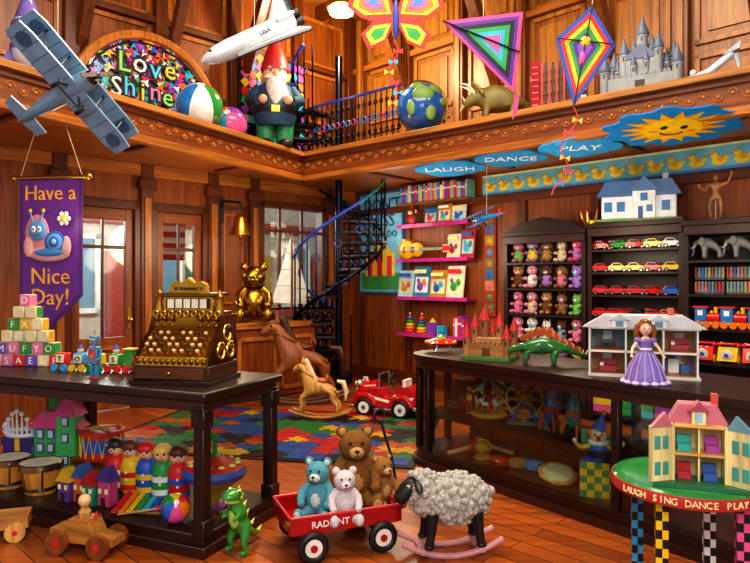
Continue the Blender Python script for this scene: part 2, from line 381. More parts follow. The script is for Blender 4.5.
b.tube([(.3,.05,.25),(.35,.05,.25),(.36,-.03,.34),(.36,-.08,.37)],.01,BD); b.sph((.36,-.1,.385),.025,'#2a140a')
b.done(LC(-.37,.33),-12,.85)
b=B('alphabet_block_pyramid'); s_=.085; L_='ABCDEFGHKLMNOPRSTUXYZ'
for r_ in range(6):
    for i in range(6-r_):
        x=(i-(5-r_)/2)*(s_+.004); z=s_*r_+s_/2; col=random.choice(['#2f8fc8','#d83838','#e8b020','#3a9a48','#7a4fb8','#e87ca8'])
        b.box((x,random.uniform(-.01,.01),z),(s_*.98,)*3,'#efd9a8',.006); b.box((x,0,z),(s_*.9,s_*1.04,s_*.9),col,.002); b.box((x,0,z),(s_*1.03,s_*.86,s_*.86),col,.002)
        b.text(random.choice(L_),s_*.8,'#fff6dc',(x,-s_*.53,z-.003))
b.done(LC(-1.85,.42),-5)
b=B('wooden_block_train')
cols=['#d8272b','#35a0d8','#f4c41c','#2d9a48','#d8272b']
for i in range(5):
    x=-.3+i*.13; b.bx(x-.055,x+.055,-.04,.04,.03,.05,'h#8a5a2c')
    for w in(-.035,.035):
        for y in(-.045,.045): b.cyl((x+w,y-.006,.025),(x+w,y+.006,.025),.024,cols[(i+1)%5],n=12)
    if i<4:
        b.box((x,0,.085),(.075,.07,.07),cols[i],.006); b.box((x,0,.085),(.06,.074,.055),'#f2e2b8',.003); b.text('TOYS'[i],.05,'#222222',(x,-.04,.083))
        if i%2: b.sph((x,0,.14),.022,'#f0c090'); b.cyl((x,0,.15),(x,0,.18),.02,'#2b5fc4',.005)
    else:
        b.bx(x-.05,x,-.035,.035,.05,.15,'#2d9a48'); b.cyl((x-.01,0,.08),(x+.06,0,.08),.032,'#d8272b'); b.cyl((x+.03,0,.1),(x+.03,0,.15),.01,'#222222',.018); b.bx(x-.06,x+.01,-.045,.045,.15,.16,'#f4c41c')
b.done(LC(-1.12,.4),-10)
def robot(name,body,acc,loc,rz,sc):
    b=B(name)
    for x in(-.05,.05): b.bx(x-.035,x+.035,-.06,.04,0,.03,acc); b.bx(x-.028,x+.028,-.03,.03,.03,.3,body)
    b.bx(-.1,.1,-.06,.06,.28,.6,body); b.bx(-.07,.07,-.068,-.06,.38,.55,acc)
    for i in range(3): b.cyl((-.04+i*.04,-.066,.5),(-.04+i*.04,-.076,.5),.013,PAL[i],n=10)
    b.tor((0,-.07,.43),.03,.005,'#f4c41c','y',n=12)
    b.cyl((0,0,.6),(0,0,.64),.035,'m#aaaaaa'); b.bx(-.075,.075,-.06,.06,.64,.8,body)
    for x in(-.035,.035): b.cyl((x,-.06,.74),(x,-.075,.74),.018,'#f4e040',n=10); b.cyl((x*2.5,0,.72),(x*2.1,0,.72),.02,acc)
    b.bx(-.04,.04,-.066,-.06,.67,.69,acc); b.cyl((0,0,.8),(0,0,.88),.006,'m#aaaaaa'); b.sph((0,0,.89),.016,'#d8272b')
    for s_ in(-1,1): b.tube([(s_*.1,0,.56),(s_*.15,0,.54),(s_*.155,-.02,.42),(s_*.15,-.08,.36)],.022,body); b.tor((s_*.15,-.1,.35),.022,.008,acc,'x',40,320,n=10)
    return b.done(loc,rz,sc)
robot('tin_robot','s#3a88b8','#d8272b',LC(-.93,.14),-20,.33)
b=B('green_dollhouse')
b.bx(-.17,.17,-.1,.1,0,.36,'#3fae5a'); b.ext([(-.2,.34),(.2,.34),(.1,.46),(-.1,.46)],-.12,.12,'#d8508c'); b.bx(.02,.17,-.13,.0,0,.44,'#4fc06a'); b.ext([(0,.43),(.19,.43),(.095,.58)],-.14,.02,'#d8508c')
for x in(-.11,-.03,.095):
    for z in (.08,.24,.36) if x>0 else (.16,.26): b.bx(x-.026,x+.026,-.138 if x>0 else -.108,-.1,z,z+.07,'#7a2a90'); b.bx(x-.018,x+.018,-.142 if x>0 else -.112,-.1,z+.01,z+.06,'#bfe4f0')
b.bx(-.2,.2,-.16,.12,0,.015,'#e8e060'); b.bx(-.12,-.02,-.13,-.1,0,.12,'#e8589c'); b.bx(-.1,-.04,-.02,.04,.45,.56,'#3fae5a'); b.done(LC(-1.72,.6,.12),-5,.98)
b=B('striped_gift_box'); b.bx(-.13,.13,-.11,.11,0,.22,'#4a3080'); b.bx(-.135,.135,-.115,.115,.19,.235,'#4a3080'); b.bx(-.02,.02,-.117,.117,0,.238,'#f4c41c'); b.done(LC(-2.04,.57,.12),-10)
b=B('tiara')
b.tor((0,0,.02),.11,.011,'s#e8ecf4',n=28)
for i in range(13):
    a=R(190+i*13.3); h=.05+.1*math.exp(-((i-6)/2.6)**2); p=(.11*cos(a),.11*sin(a)); b.tube([(p[0]*.98,p[1],.02),(p[0]*1.05,p[1]*1.05,h)],[.009,.004],'s#e8ecf4',6); b.sph((p[0]*1.06,p[1]*1.06,h+.008),.014,'s#f8f8ff',n=8)
    if i<12: q=R(190+(i+.5)*13.3); b.tor((.112*cos(q),.112*sin(q),.04),.014,.004,'s#e8ecf4','y',n=10,m=5)
b.done(LC(-2.04,.57,.355),0,1.3)
b=B('toy_drum'); b.lathe([(.14,0),(.145,.02),(.135,.025),(.135,.16),(.145,.165),(.145,.185),(.13,.19),(0,.188)],'#c8362c'); b.lathe([(.136,.05),(.137,.14)],'#2b5fc4'); b.lathe([(.13,.187),(0,.192)],'#f0e6cc')
for i in range(16): a0=2*pi*i/16; a1=a0+pi/16; b.tube([(.14*cos(a0),.14*sin(a0),.02),(.14*cos(a1),.14*sin(a1),.17),(.14*cos(a0+pi/8),.14*sin(a0+pi/8),.02)],.004,'#f4c41c',5)
b.tube([(-.12,-.05,.2),(.1,.04,.2)],.008,'h#c89858'); b.sph((.1,.04,.2),.016,'h#c89858'); b.tube([(.1,-.1,.2),(-.08,.05,.2)],.008,'h#c89858')
ob=b.done(LC(-1.34,.6,.26),0,1.05)
b=B('toy_storage_crate'); b.bx(-.3,.3,-.1,.1,0,.14,'h#7a4a28'); frame(b,-.3,.3,0,.14,'h#9a6234',.02,-.11,.012); b.done(LC(-1.25,.62,.12),-23)
specs=[('#d8272b','#f4f4f4','#2b2b2b'),('#f4c41c','#d8272b','#6a3a1a'),('#2b5fc4','#f4c41c','#d8272b'),('#2d9a48','#f4f4f4','#e8c060'),('#d8272b','#2b5fc4','#5a2a12')]
for i,(c1,c2,c3) in enumerate(specs):
    b=B('peg_doll'); b.lathe([(.05,0),(.06,.02),(.06,.15),(.045,.19),(.03,.2),(0,.2)],c1,n=16); b.lathe([(.0605,.09),(.061,.12)],c2,n=16); b.lathe([(.0605,.02),(.061,.05)],c2,n=16)
    b.sph((0,0,.235),.048,'s#f4c49a'); b.lathe([(.05,.245),(.048,.27),(.03,.29),(0,.295)],c3,n=16); b.lathe([(.06,.25),(.06,.256),(0,.257)],c3,n=16)
    for x in(-.017,.017): b.sph((x,-.044,.242),.007,'#111111',n=8)
    b.sph((0,-.048,.23),.007,'#e08060',n=8); b.tor((0,-.043,.222),.014,.003,'#c02020','y',200,340,n=8,m=5); b.sph((0,-.06,.12),.008,'#fafafa',n=8); b.sph((0,-.06,.08),.008,'#fafafa',n=8)
    b.done(LC(-1.05+i*.13,.44,.12),-15+i*6,1.15)
b=B('spinning_top'); b.lathe([(.0,0),(.02,.02),(.04,.08),(.1,.12),(.17,.17)],'#f4c41c',n=32); b.lathe([(.17,.17),(.185,.2),(.17,.23)],'#2b5fc4',n=32); b.lathe([(.17,.23),(.1,.27),(.04,.3)],'#d8272b',n=32); b.lathe([(.04,.3),(.015,.31),(.012,.38),(.03,.39),(.03,.41),(0,.42)],'#2d9a48')
for i in range(12): a=2*pi*i/12; b.sph((.135*cos(a),.135*sin(a),.253),(.02,.02,.01),'#fff080',n=8)
b.lathe([(.08,0),(.08,.01),(0,.01)],'#8a3fb0'); b.done(LC(-.24,.42,.12),0,1.05)
for i,x in enumerate((-1.76,-1.46)):
    b=B('bongo_drum'); b.lathe([(.09,0),(.11,.1),(.125,.17)],'w#d8923c'); b.lathe([(.13,.15),(.132,.185),(.125,.19),(.12,.185)],'m#b0a890'); b.lathe([(.12,.186),(0,.19)],'#f2ead0')
    b.lathe([(.096,.02),(.1,.035),(.098,.05)],'m#b0a890')
    for k in range(6): a=k*pi/3; b.cyl((.1*cos(a),.1*sin(a),.03),(.131*cos(a),.131*sin(a),.17),.006,'m#b0a890',n=6)
    b.done(LC(x,.2,.12),0,1.05)
b=B('painted_toy_houses')
hc=[('#6a3f90','#d8a82c'),('#c8582a','#2a5898'),('#2a8074','#a8272b'),('#c0487c','#4a3a8c')]
for i,(c1,c2) in enumerate(hc):
    x=-.16+i*.105; h=.14+.03*(i%2); y=.03*(i%2)
    b.bx(x-.048,x+.048,y-.04,y+.04,0,h,c1); b.ext([(x-.06,h-.005),(x+.06,h-.005),(x,h+.08)],y-.05,y+.05,c2); b.bx(x-.015,x+.015,y-.046,y-.04,0,.06,'#3a2010')
    for q in(-.027,.027): b.bx(x+q-.011,x+q+.011,y-.045,y-.04,.085,.115,'#fdf3b0')
b.done(LC(-1.0,.14,.12),-22,.95)
b=B('xylophone')
for s_ in(-1,1): b.box((0,s_*.05,.02),(.36,.02,.03),'h#c89858',rot=(0,0,s_*-6))
for i in range(8): b.box((-.15+i*.043,0,.043),(.034,.2-.014*i,.012),PAL[[0,4,2,3,7,1,5,6][i]],.004); b.sph((-.15+i*.043,-.08+.006*i,.05),.005,'m#dddddd',n=6)
b.tube([(-.1,-.13,.06),(.12,-.06,.065)],.006,'h#c89858'); b.sph((.12,-.06,.065),.016,'#d8272b'); b.done(LC(-.57,.2,.12),-10,1.05,18)
def stripeball(name,r,cols,loc,rz=0,rx=0):
    b=B(name); n=24;m=16
    for k in range(len(cols)):
        vs=[];fs=[]; w=n//len(cols)
        for i in range(m+1):
            ph=-pi/2+pi*i/m
            for j in range(w+1): t=2*pi*(k*w+j)/n; vs.append((r*cos(ph)*cos(t),r*cos(ph)*sin(t),r*sin(ph)))
        for i in range(m):
            for j in range(w): a=i*(w+1)+j; fs.append((a,a+1,a+w+2,a+w+1))
        b.add(vs,fs,cols[k])
    b.lathe([(r*.18,r*.985),(0,r*1.005)],'s#ffffff'); b.lathe([(r*.18,-r*.985),(0,-r*1.005)],'s#ffffff')
    return b.done((loc[0],loc[1],loc[2]+r),rz,rx=rx)
stripeball('swirl_ball',.085,['s#d8272b','s#f4c41c','s#2d9a48','s#2b5fc4','s#e8589c','s#f07c1e'],LC(-.27,.1,.12),20,50)
def wcar(name,loc,rz,sc):
    b=B(name); b.ext([(-.2,.06),(.2,.06),(.2,.1),(.08,.11),(.04,.19),(-.08,.19),(-.1,.12),(-.2,.13)],-.06,.06,'h#b87a38')
    for x in(-.13,.13):
        for y in(-.085,.085): b.cyl((x,y-.015,.065),(x,y+.015,.065),.065,'w#8a4a22',n=20); b.cyl((x,y-.02,.065),(x,y+.02,.065),.02,'#d8272b',n=12)
        b.cyl((x,-.09,.065),(x,.09,.065),.01,'#c89858')
    b.lathe([(.03,.19),(.035,.22),(.02,.24),(.022,.25),(0,.25)],'w#d8a058',(-.02,0,0),14); b.sph((-.02,0,.28),.035,'#e8c088'); b.tube([(.06,-.03,.19),(.06,0,.22),(.06,.03,.19)],.006,'#d8272b')
    return b.done(loc,rz,sc)
wcar('wooden_toy_car',(-1.6,3.62,0),-15,1)
b=B('wooden_pull_cart'); b.bx(-.16,.16,-.08,.08,.07,.085,'h#b87a38'); b.bx(-.16,.16,-.085,-.075,.07,.14,'h#c88a48'); b.bx(-.16,.16,.075,.085,.07,.14,'h#c88a48'); b.bx(-.165,-.155,-.08,.08,.07,.14,'h#c88a48'); b.bx(.155,.165,-.08,.08,.07,.14,'h#c88a48')
for x in(-.1,.1):
    for y in(-.1,.1): b.cyl((x,y-.012,.055),(x,y+.012,.055),.055,'w#d8a058',n=18); b.cyl((x,y-.015,.055),(x,y+.015,.055),.015,'#d8272b',n=10)
b.done((-2.2,3.8,0),20)

# ------------------------------------------------------------ dinosaurs / animals
def quad_edges(): return [(0,1),(1,2),(2,3),(3,4),(4,5),(2,6),(6,7),(7,8),(2,9),(9,10),(10,11),(0,12),(12,13),(13,14),(0,15),(15,16),(16,17),(0,18),(18,19),(19,20)]
def eye(b,x,y,z,r=.008,s=1): b.sph((x,y,z),r,'#f4e8a0',n=8); b.sph((x-r*.3,y+s*-r*.55,z),r*.6,'#0a0a0a',n=8)
b=B('toy_tyrannosaurus'); Gc='s#3a8a30'
b.skin([(.02,0,.17,.05),(0,-.0,.24,.055),(-.02,-.01,.3,.036),(-.03,-.02,.345,.03),(.1,.02,.1,.035),(.18,.04,.05,.02),(.25,.06,.04,.008),
 (.02,-.05,.13,.036),(-.01,-.06,.07,.022),(.01,-.06,.015,.02),(-.04,-.07,.012,.018),(.02,.05,.13,.036),(-.01,.06,.07,.022),(.01,.06,.015,.02),(-.04,.07,.012,.018),
 (-.04,-.045,.24,.016),(-.085,-.05,.22,.01),(-.04,.045,.24,.016),(-.085,.05,.22,.01)],
 [(0,1),(1,2),(2,3),(0,4),(4,5),(5,6),(0,7),(7,8),(8,9),(9,10),(0,11),(11,12),(12,13),(13,14),(1,15),(15,16),(1,17),(17,18)],Gc,2)
b.sph((-.06,-.02,.365),(.075,.046,.036),Gc,(0,-8,0)); b.sph((-.07,-.02,.328),(.06,.036,.015),'#a8d060',(0,14,0)); b.sph((-.09,-.02,.345),(.048,.033,.009),'#c02828')
for s_ in(-1,1): eye(b,-.045,-.02+s_*.038,.388,.013,-s_)
for i in range(5):
    for s_ in(-1,1): b.cyl((-.13+i*.018,-.02+s_*(.018+i*.004),.352),(-.13+i*.018,-.02+s_*(.018+i*.004),.338),.004,'#ffffff',.0005,n=6)
b.sph((-.03,0,.22),(.03,.04,.07),'#a8d060')
for i,(x,z) in enumerate([(.0,.37),(.03,.32),(.055,.27),(.075,.21),(.12,.14),(.18,.08)]): b.cyl((x-.01,0,z),(x+.02,0,z+.03),.014,'#c8d040',.001,n=6)
b.done((-.76,3.6,0),55,.92)
def quadino(name,body,belly,loc,rz,sc,kind):
    b=B(name)
    pts=[(.12,0,.2,.085),(0,0,.215,.095),(-.13,0,.19,.075),(-.2,0,.17,.05),(-.26,0,.16,.042),(-.34,0,.13,.028),
     (-.14,-.07,.13,.04),(-.15,-.08,.07,.03),(-.16,-.08,.015,.03),(-.14,.07,.13,.04),(-.15,.08,.07,.03),(-.16,.08,.015,.03),
     (.14,-.08,.14,.05),(.12,-.09,.07,.034),(.13,-.09,.015,.032),(.14,.08,.14,.05),(.12,.09,.07,.034),(.13,.09,.015,.032),
     (.25,0,.17,.05),(.37,0,.12,.028),(.48,0,.1,.008)]
    if kind=='tri': pts[0]=(.12,0,.22,.11);pts[1]=(0,0,.24,.12);pts[2]=(-.13,0,.23,.1);pts[3]=(-.2,0,.24,.075);pts[4]=(-.27,0,.23,.065);pts[5]=(-.38,0,.17,.036)
    b.skin(pts,quad_edges(),body,2)
    tri=kind=='tri'
    for s_ in(-1,1): eye(b,-.28,s_*(.056 if tri else .038),.245 if tri else .18,.01,-s_)
    if not tri: b.sph((-.01,0,.15),(.15,.06,.05),belly)
    if kind=='stego':
        for i in range(9):
            t=i/8; x=-.17+t*.52; z=.255+.055*sin(pi*min(1,t*1.4))-.17*max(0,t-.45); h=.035+.06*sin(pi*min(1,.15+t*.85))
            for s_ in(-1,1):
                b.at((x+s_*.012,s_*.018,z),0,1,rx=s_*-12); b.ext([(-.03,-.01),(.03,-.01),(.035,h*.5),(.005,h),(-.03,h*.5)],-.005,.005,'#b85a2c')
        b.at()
        for s_ in(-1,1):
            for x in(.4,.44): b.cyl((x,0,.115),(x+.02,s_*.05,.16),.008,'#e8d8b0',.001,n=6)
    else:
        fr=[]
        for i in range(25):
            a=R(-15+i*210/24); rr=.13+(.01 if i%2 else 0); fr.append((rr*cos(a),rr*sin(a)))
        b.at((-.2,0,.26),90,1,rx=-38); b.ext(fr,-.01,.01,belly); b.ext([(x*.82,z*.82) for x,z in fr],-.016,.016,body)
        b.at()
        for s_ in(-1,1): b.tube([(-.27,s_*.035,.27),(-.34,s_*.055,.33),(-.43,s_*.055,.35)],[.018,.012,.001],'#f0e4c8')
        b.cyl((-.36,0,.2),(-.4,0,.255),.014,'#f0e4c8',.001,n=8); b.cyl((-.38,0,.17),(-.42,0,.12),.022,'#c8a868',.003,n=8)
    return b.done(loc,rz,sc)
quadino('toy_stegosaurus','s#2a6a34','#8aa84a',RC(1.22,.3),-15,.7,'stego')
quadino('toy_triceratops','#75682c','#a8843c',RF(.54,.26),-4,(1.02,1.1,1.3),'tri')

def teddy(name,col,mz,loc,rz,sc,k='f'):
    b=B(name); c=k+col; z=k+mz
    b.sph((0,0,.3),(.2,.17,.25),c,n=18); b.sph((0,-.03,.68),(.18,.16,.165),c,n=18); b.sph((0,-.04,.3),(.14,.14,.18),z)
    b.sph((0,-.17,.635),(.085,.08,.065),z); b.sph((0,-.24,.66),(.028,.018,.02),'#1a100c',n=10); b.tube([(0,-.245,.64),(0,-.247,.615),(.03,-.235,.6)],.006,'#1a100c',6); b.tube([(0,-.247,.615),(-.03,-.235,.6)],.006,'#1a100c',6)
    for s_ in(-1,1):
        b.sph((s_*.065,-.165,.73),.021,'#120a08',n=10); b.sph((s_*.14,.0,.83),(.068,.035,.068),c); b.sph((s_*.14,-.025,.83),(.042,.02,.042),z)
        b.tube([(s_*.13,0,.48),(s_*.21,-.06,.4),(s_*.22,-.15,.3),(s_*.2,-.2,.26)],[.075,.07,.065,.055],c,12); b.sph((s_*.2,-.2,.26),.06,c); b.sph((s_*.13,0,.48),.075,c)
        b.tube([(s_*.1,-.05,.12),(s_*.17,-.2,.1),(s_*.2,-.32,.1)],[.1,.085,.075],c,12); b.sph((s_*.2,-.33,.12),(.075,.06,.1),c); b.sph((s_*.2,-.385,.125),(.05,.015,.068),z)
    return b.done(loc,rz,sc)

b=B('red_wagon'); RD='s#a8151b'
b.bx(-.31,.31,-.19,.19,.15,.165,RD)
for s_ in(-1,1): b.box((0,s_*.19,.2),(.64,.014,.09),RD); b.box((s_*.315,0,.2),(.014,.38,.09),RD); b.cyl((-.32,s_*.195,.247),(.32,s_*.195,.247),.009,'s#c83034'); b.cyl((s_*.32,-.19,.247),(s_*.32,.19,.247),.009,'s#c83034')
b.text('RADIANT',.05,'#fafafa',(-.1,-.2,.2))
for x in(-.2,.2):
    b.cyl((x,-.2,.085),(x,.2,.085),.01,'m#888888'); b.bx(x-.02,x+.02,-.1,.1,.085,.15,'#222222')
    for s_ in(-1,1):
        y=s_*.21; b.tor((x,y,.085),.065,.021,'#1a1a1a','y',n=24,m=10); b.cyl((x,y-.012,.085),(x,y+.012,.085),.055,'s#f0ece4',n=20); b.cyl((x,y-.02,.085),(x,y+.02,.085),.02,RD,n=12)
b.tube([(.3,0,.12),(.4,0,.16),(.36,.04,.45),(.3,.06,.66)],.009,'#1a1a1a'); b.tor((.29,.065,.7),.035,.009,'#1a1a1a','y',n=16)
b.done((-.22,3.72,0),22,1.0)
teddy('teddy_bear','#80521f','#c0925c',(-.12,3.86,.165),8,.54)
teddy('teddy_bear','#5aa0b0','#d8e4dc',(-.32,3.68,.165),-14,.38)
teddy('teddy_bear','#ddd0d4','#f0e0e4',(-.17,3.62,.165),10,.34)
teddy('teddy_bear','#a06c36','#d0a874',(.04,3.86,.165),35,.35)

# sheep rocker
b=B('rocking_sheep'); W='k#b0aca4'; F='#1c181b'
b.sph((.03,0,.3),(.2,.13,.135),W,n=20); b.sph((-.14,0,.34),(.09,.1,.12),W,n=16)
for i in range(420):
    u=random.uniform(-1,1); t=random.uniform(0,2*pi); q=math.sqrt(1-u*u)
    b.sph((.03+.2*u,.132*q*cos(t),.3+.132*q*sin(t)),random.uniform(.012,.022),W,n=6)
for i in range(120):
    u=random.uniform(-1,1); t=random.uniform(0,2*pi); q=math.sqrt(1-u*u)
    b.sph((-.14+.09*q*cos(t),.1*q*sin(t),.34+.12*u),random.uniform(.012,.02),W,n=6)
b.skin([(-.17,0,.39,.055),(-.215,-.01,.385,.06),(-.27,-.02,.33,.046),(-.3,-.025,.295,.036)],[(0,1),(1,2),(2,3)],F,2)
for i in range(20): a=i*.9; b.sph((-.19+.03*cos(a),.038*sin(a),.44+.012*sin(a*2)),.018,W,n=7)
for s_ in(-1,1):
    b.sph((-.19,s_*.09,.4),(.022,.055,.015),F,(s_*-25,0,0)); b.sph((-.24,-.01+s_*.045,.39),.01,'#d8d0b8',n=8); b.sph((-.244,-.01+s_*.051,.39),.006,'#000000',n=8); b.sph((-.325,-.025+s_*.012,.3),.006,'#5a4a4c',n=6)
    for x,dx in((-.11,-.02),(.14,.02)): b.tube([(x,s_*.07,.24),(x+dx*.4,s_*.08,.14),(x+dx,s_*.085,.075)],[.036,.026,.022],F,10); b.sph((x+dx,s_*.085,.07),(.03,.026,.016),F)
    pts=[(-.28+.56*i/12,s_*.085,.015+.32*((i/12-.5)**2)) for i in range(13)]
    b.tube(pts,.017,'#c88c90',8)
for x in(-.16,.16): b.bx(x-.02,x+.02,-.1,.1,.03,.048,'#c88c90')
b.sph((.23,0,.33),(.035,.03,.03),W); b.done((.41,3.6,0),8,1.0)

def horse(name,body,mane,rk,loc,rz,sc,saddle):
    b=B(name)
    b.skin([(.24,0,.64,.14),(0,0,.62,.13),(-.2,0,.66,.15),(-.29,0,.84,.12),(-.35,0,1.02,.09),(-.46,0,.96,.07),(-.54,0,.88,.055),
      (-.22,-.08,.5,.08),(-.36,-.1,.38,.05),(-.34,-.12,.22,.034),(-.38,-.12,.13,.04),(-.22,.08,.5,.08),(-.36,.1,.38,.05),(-.34,.12,.22,.034),(-.38,.12,.13,.04),
      (.28,-.09,.5,.1),(.26,-.11,.37,.056),(.37,-.12,.26,.038),(.36,-.12,.13,.04),(.28,.09,.5,.1),(.26,.11,.37,.056),(.37,.12,.26,.038),(.36,.12,.13,.04)],
      [(0,1),(1,2),(2,3),(3,4),(4,5),(5,6),(2,7),(7,8),(8,9),(9,10),(2,11),(11,12),(12,13),(13,14),(0,15),(15,16),(16,17),(17,18),(0,19),(19,20),(20,21),(21,22)],body,2)
    for s_ in(-1,1):
        b.cyl((-.34,s_*.04,1.07),(-.34,s_*.055,1.19),.032,body,.003,n=8); b.sph((-.42,s_*.066,1.01),.016,'#0a0a0a',n=8)
        b.tube([(-.6+1.2*i/14,s_*.12,.025+.5*((i/14-.5)**2)) for i in range(15)],.028,rk,8)
        b.tube([(-.51,s_*.055,.93),(-.36,s_*.09,.92),(-.1,s_*.12,.8)],.009,'#5a2a14',6)
    for x in(-.38,0,.36): b.bx(x-.03,x+.03,-.13,.13,.085 if x else .03,.115 if x else .06,rk)
    for i in range(10): t=i/9; b.sph((-.27+.15*t,0,1.09-.32*t),(.055,.04,.06),mane,n=8)
    b.tube([(.34,0,.72),(.46,0,.7),(.52,0,.52),(.5,0,.34)],[.03,.055,.05,.01],mane,8)
    b.sph((.02,0,.73),(.14,.125,.05),saddle); b.sph((.14,0,.78),(.03,.08,.06),saddle)
    return b.done(loc,rz,sc)
horse('rocking_horse','w#8a4c20','#3a1c0e','h#5a3018',(-.88,8.0,0),12,.95,'#5a2414')
horse('rocking_horse','w#d09850','#ecd0a0','h#c08038',(-.6,7.1,.014),-8,.56,'#b8683a')

b=B('pedal_car'); RD='s#b8181c'
b.ext([(-.34,.12),(.32,.12),(.36,.2),(.34,.3),(.1,.34),(.06,.3),(-.05,.22),(-.14,.22),(-.2,.36),(-.3,.37),(-.38,.3),(-.4,.18)],-.16,.16,RD)
b.cyl((.1,0,.28),(.35,0,.26),.14,RD,.12,n=20); b.cyl((.36,0,.26),(.37,0,.26),.11,'m#d0d0d0'); b.bx(.36,.42,-.2,.2,.09,.13,'m#e0e0e0'); b.bx(-.44,-.39,-.2,.2,.11,.15,'m#e0e0e0')
for z in(.2,.23,.26,.29,.32): b.bx(.365,.38,-.08,.08,z-.005,z+.005,'#333333')
for x in(-.23,.23):
    for s_ in(-1,1):
        y=s_*.18; b.tor((x,y,.11),.085,.027,'#181818','y',m=10); b.cyl((x,y-.02,.11),(x,y+.02,.11),.07,'s#f2f2f2',n=20); b.cyl((x,y-.03,.11),(x,y+.03,.11),.025,'m#c0c0c0',n=12)
        b.tor((x,s_*.17,.11),.135,.036,RD,'y',15,165,n=12); b.tor((x,s_*.19,.11),.15,.008,'#f4f0e8','y',15,165,n=12)
for s_ in(-1,1):
    b.sph((.33,s_*.1,.37),.042,'m#e0e0e0'); b.sph((.362,s_*.1,.37),.028,'#fff8d0'); b.ext([(-.1,.17),(.3,.24),(.3,.27),(-.1,.2),(-.38,.26),(-.38,.23)],s_*.161,s_*.168,'#f4f0e8'); b.bx(-.12,.1,s_*.16,s_*.21,.09,.115,'m#c0c0c0')
b.cyl((-.0,0,.28),(-.06,0,.42),.012,'m#999999'); b.tor((-.06,0,.43),.065,.009,'#1c1c1c','x',n=18); b.bx(.05,.06,-.14,.14,.34,.5,'g#dfeeee'); b.tube([(.055,-.14,.33),(.055,-.14,.5),(.055,.14,.5),(.055,.14,.33)],.009,'m#d0d0d0',6)
b.bx(-.24,-.1,-.1,.1,.22,.25,'#f0f0f0'); b.bx(-.26,-.22,-.1,.1,.25,.44,'#f0e8dc'); b.sph((.3,0,.42),(.04,.012,.02),'m#e0e0e0')
b.done((.15,7.3,.0),155,.95)

# ------------------------------------------------------------ right cabinet
b=B('display_cabinet')
def rr(x0,x1,y0,y1,r,n=8):
    p=[(x1,y0),(x1,y1)]
    p+=[(x0+r-r*sin(pi/2*i/n),y1-r+r*cos(pi/2*i/n)) for i in range(n+1)]
    p+=[(x0+r-r*cos(pi/2*i/n),y0+r-r*sin(pi/2*i/n)) for i in range(n+1)]
    return p
b.ext(rr(-.03,2.95,-.03,.8,.33),.855,.9,DK,'xy'); b.ext(rr(0,2.93,0,.77,.3),.79,.855,'h#3e2018','xy')
b.ext(rr(-.03,2.95,-.03,.8,.33),.0,.05,'h#3e2018','xy'); b.ext(rr(0,2.93,0,.77,.3),.05,.12,DK,'xy'); b.ext(rr(.06,2.9,.12,.72,.25),.4,.415,'g#cfe0e0','xy'); b.ext(rr(.05,2.9,.11,.73,.26),.385,.4,DK,'xy')
for (x,y) in((.3,.03),(.09,.12),(.03,.3),(.03,.5),(.2,.72),(.8,.74),(1.7,.74),(2.6,.74),(2.0,.03),(2.85,.03)):
    b.bx(x-.025,x+.025,y-.025,y+.025,.1,.8,DKV)
b.bx(.33,1.97,.028,.032,.12,.79,'g#eaf4f2',0); b.bx(2.03,2.82,.028,.032,.12,.79,'g#eaf4f2',0)
b.done((P0[0],P0[1],0),CR_)
b=B('game_boxes')
for i in range(3):
    for j in range(4): b.box((i*.11,.02*j,.035+j*.06),(.1,.14,.055),random.choice(['#2a2a34','#7a2a2a','#3a3a6a','#6a5a3a','#aa6a2a']))
b.done(RC(.2,.45,.415),CR_)
b=B('stacked_toy_boxes')
for i in range(7):
    for j in range(random.choice([2,3])): b.box((i*.27,.0,.04+j*.075),(.24,.13,.07),random.choice(['#7a2420','#22406a','#8a6a20','#20543a','#4a2c54','#8a4a22']))
b.done(RC(.35,.63,.12),CR_)
b=B('flying_saucer_toy'); b.lathe([(.0,.03),(.06,.035),(.11,.055),(.115,.06),(.1,.07),(.05,.09)],'s#c8302a'); b.lathe([(.05,.09),(.04,.115),(.02,.13),(0,.135)],'g#bfe8f0'); b.lathe([(.045,.085),(.03,.1),(0,.11)],'#f4c41c')
for i in range(3): a=i*2.1; b.cyl((.06*cos(a),.06*sin(a),.04),(.08*cos(a),.08*sin(a),0),.007,'m#cccccc',n=6)
for i in range(10): a=i*pi/5; b.sph((.1*cos(a),.1*sin(a),.068),.009,'#f4e060',n=6)
b.done(RC(.13,.32),0,1.25)
b=B('wooden_block_castle'); WB='h#a87444'
b.bx(-.19,.19,-.13,.13,0,.03,'#4a7a3a'); b.bx(-.15,.15,-.1,-.07,.03,.12,WB); b.bx(-.15,.15,.07,.1,.03,.12,WB); b.bx(-.1,.1,-.05,.06,.03,.17,'#b07c50')
for i in range(8): b.bx(-.15+i*.04,-.13+i*.04,-.1,-.07,.12,.14,WB)
for (x,y,h,r_) in((-.16,-.09,.17,.028),(.16,-.09,.17,.028),(-.16,.09,.24,.028),(.16,.09,.22,.028),(-.05,0,.3,.032),(.07,.01,.26,.028),(.0,.05,.2,.026)):
    b.cyl((x,y,.03),(x,y,h),r_,'w#a06c44',n=12); b.cyl((x,y,h),(x,y,h+.11),r_*1.3,'#b82420',.002,n=12); b.bx(x-.007,x+.007,y-r_-.003,y-r_+.01,h-.05,h-.02,'#3a2818')
b.bx(-.03,.03,-.108,-.06,.03,.1,'#6a3a1c'); b.done(RC(.78,.24),-30,1.0)
b=B('white_dollhouse'); Wh='#eceae2'
b.bx(-.36,.36,-.13,.15,0,.02,'#d8d4c8'); b.bx(-.35,.35,.13,.15,.02,.36,Wh)
for x in(-.35,-.11,.13,.34): b.bx(x-.006,x+.006,-.12,.14,.02,.34,Wh)
b.bx(-.35,.35,-.12,.14,.17,.185,Wh); b.bx(-.36,.36,-.13,.15,.335,.35,Wh)
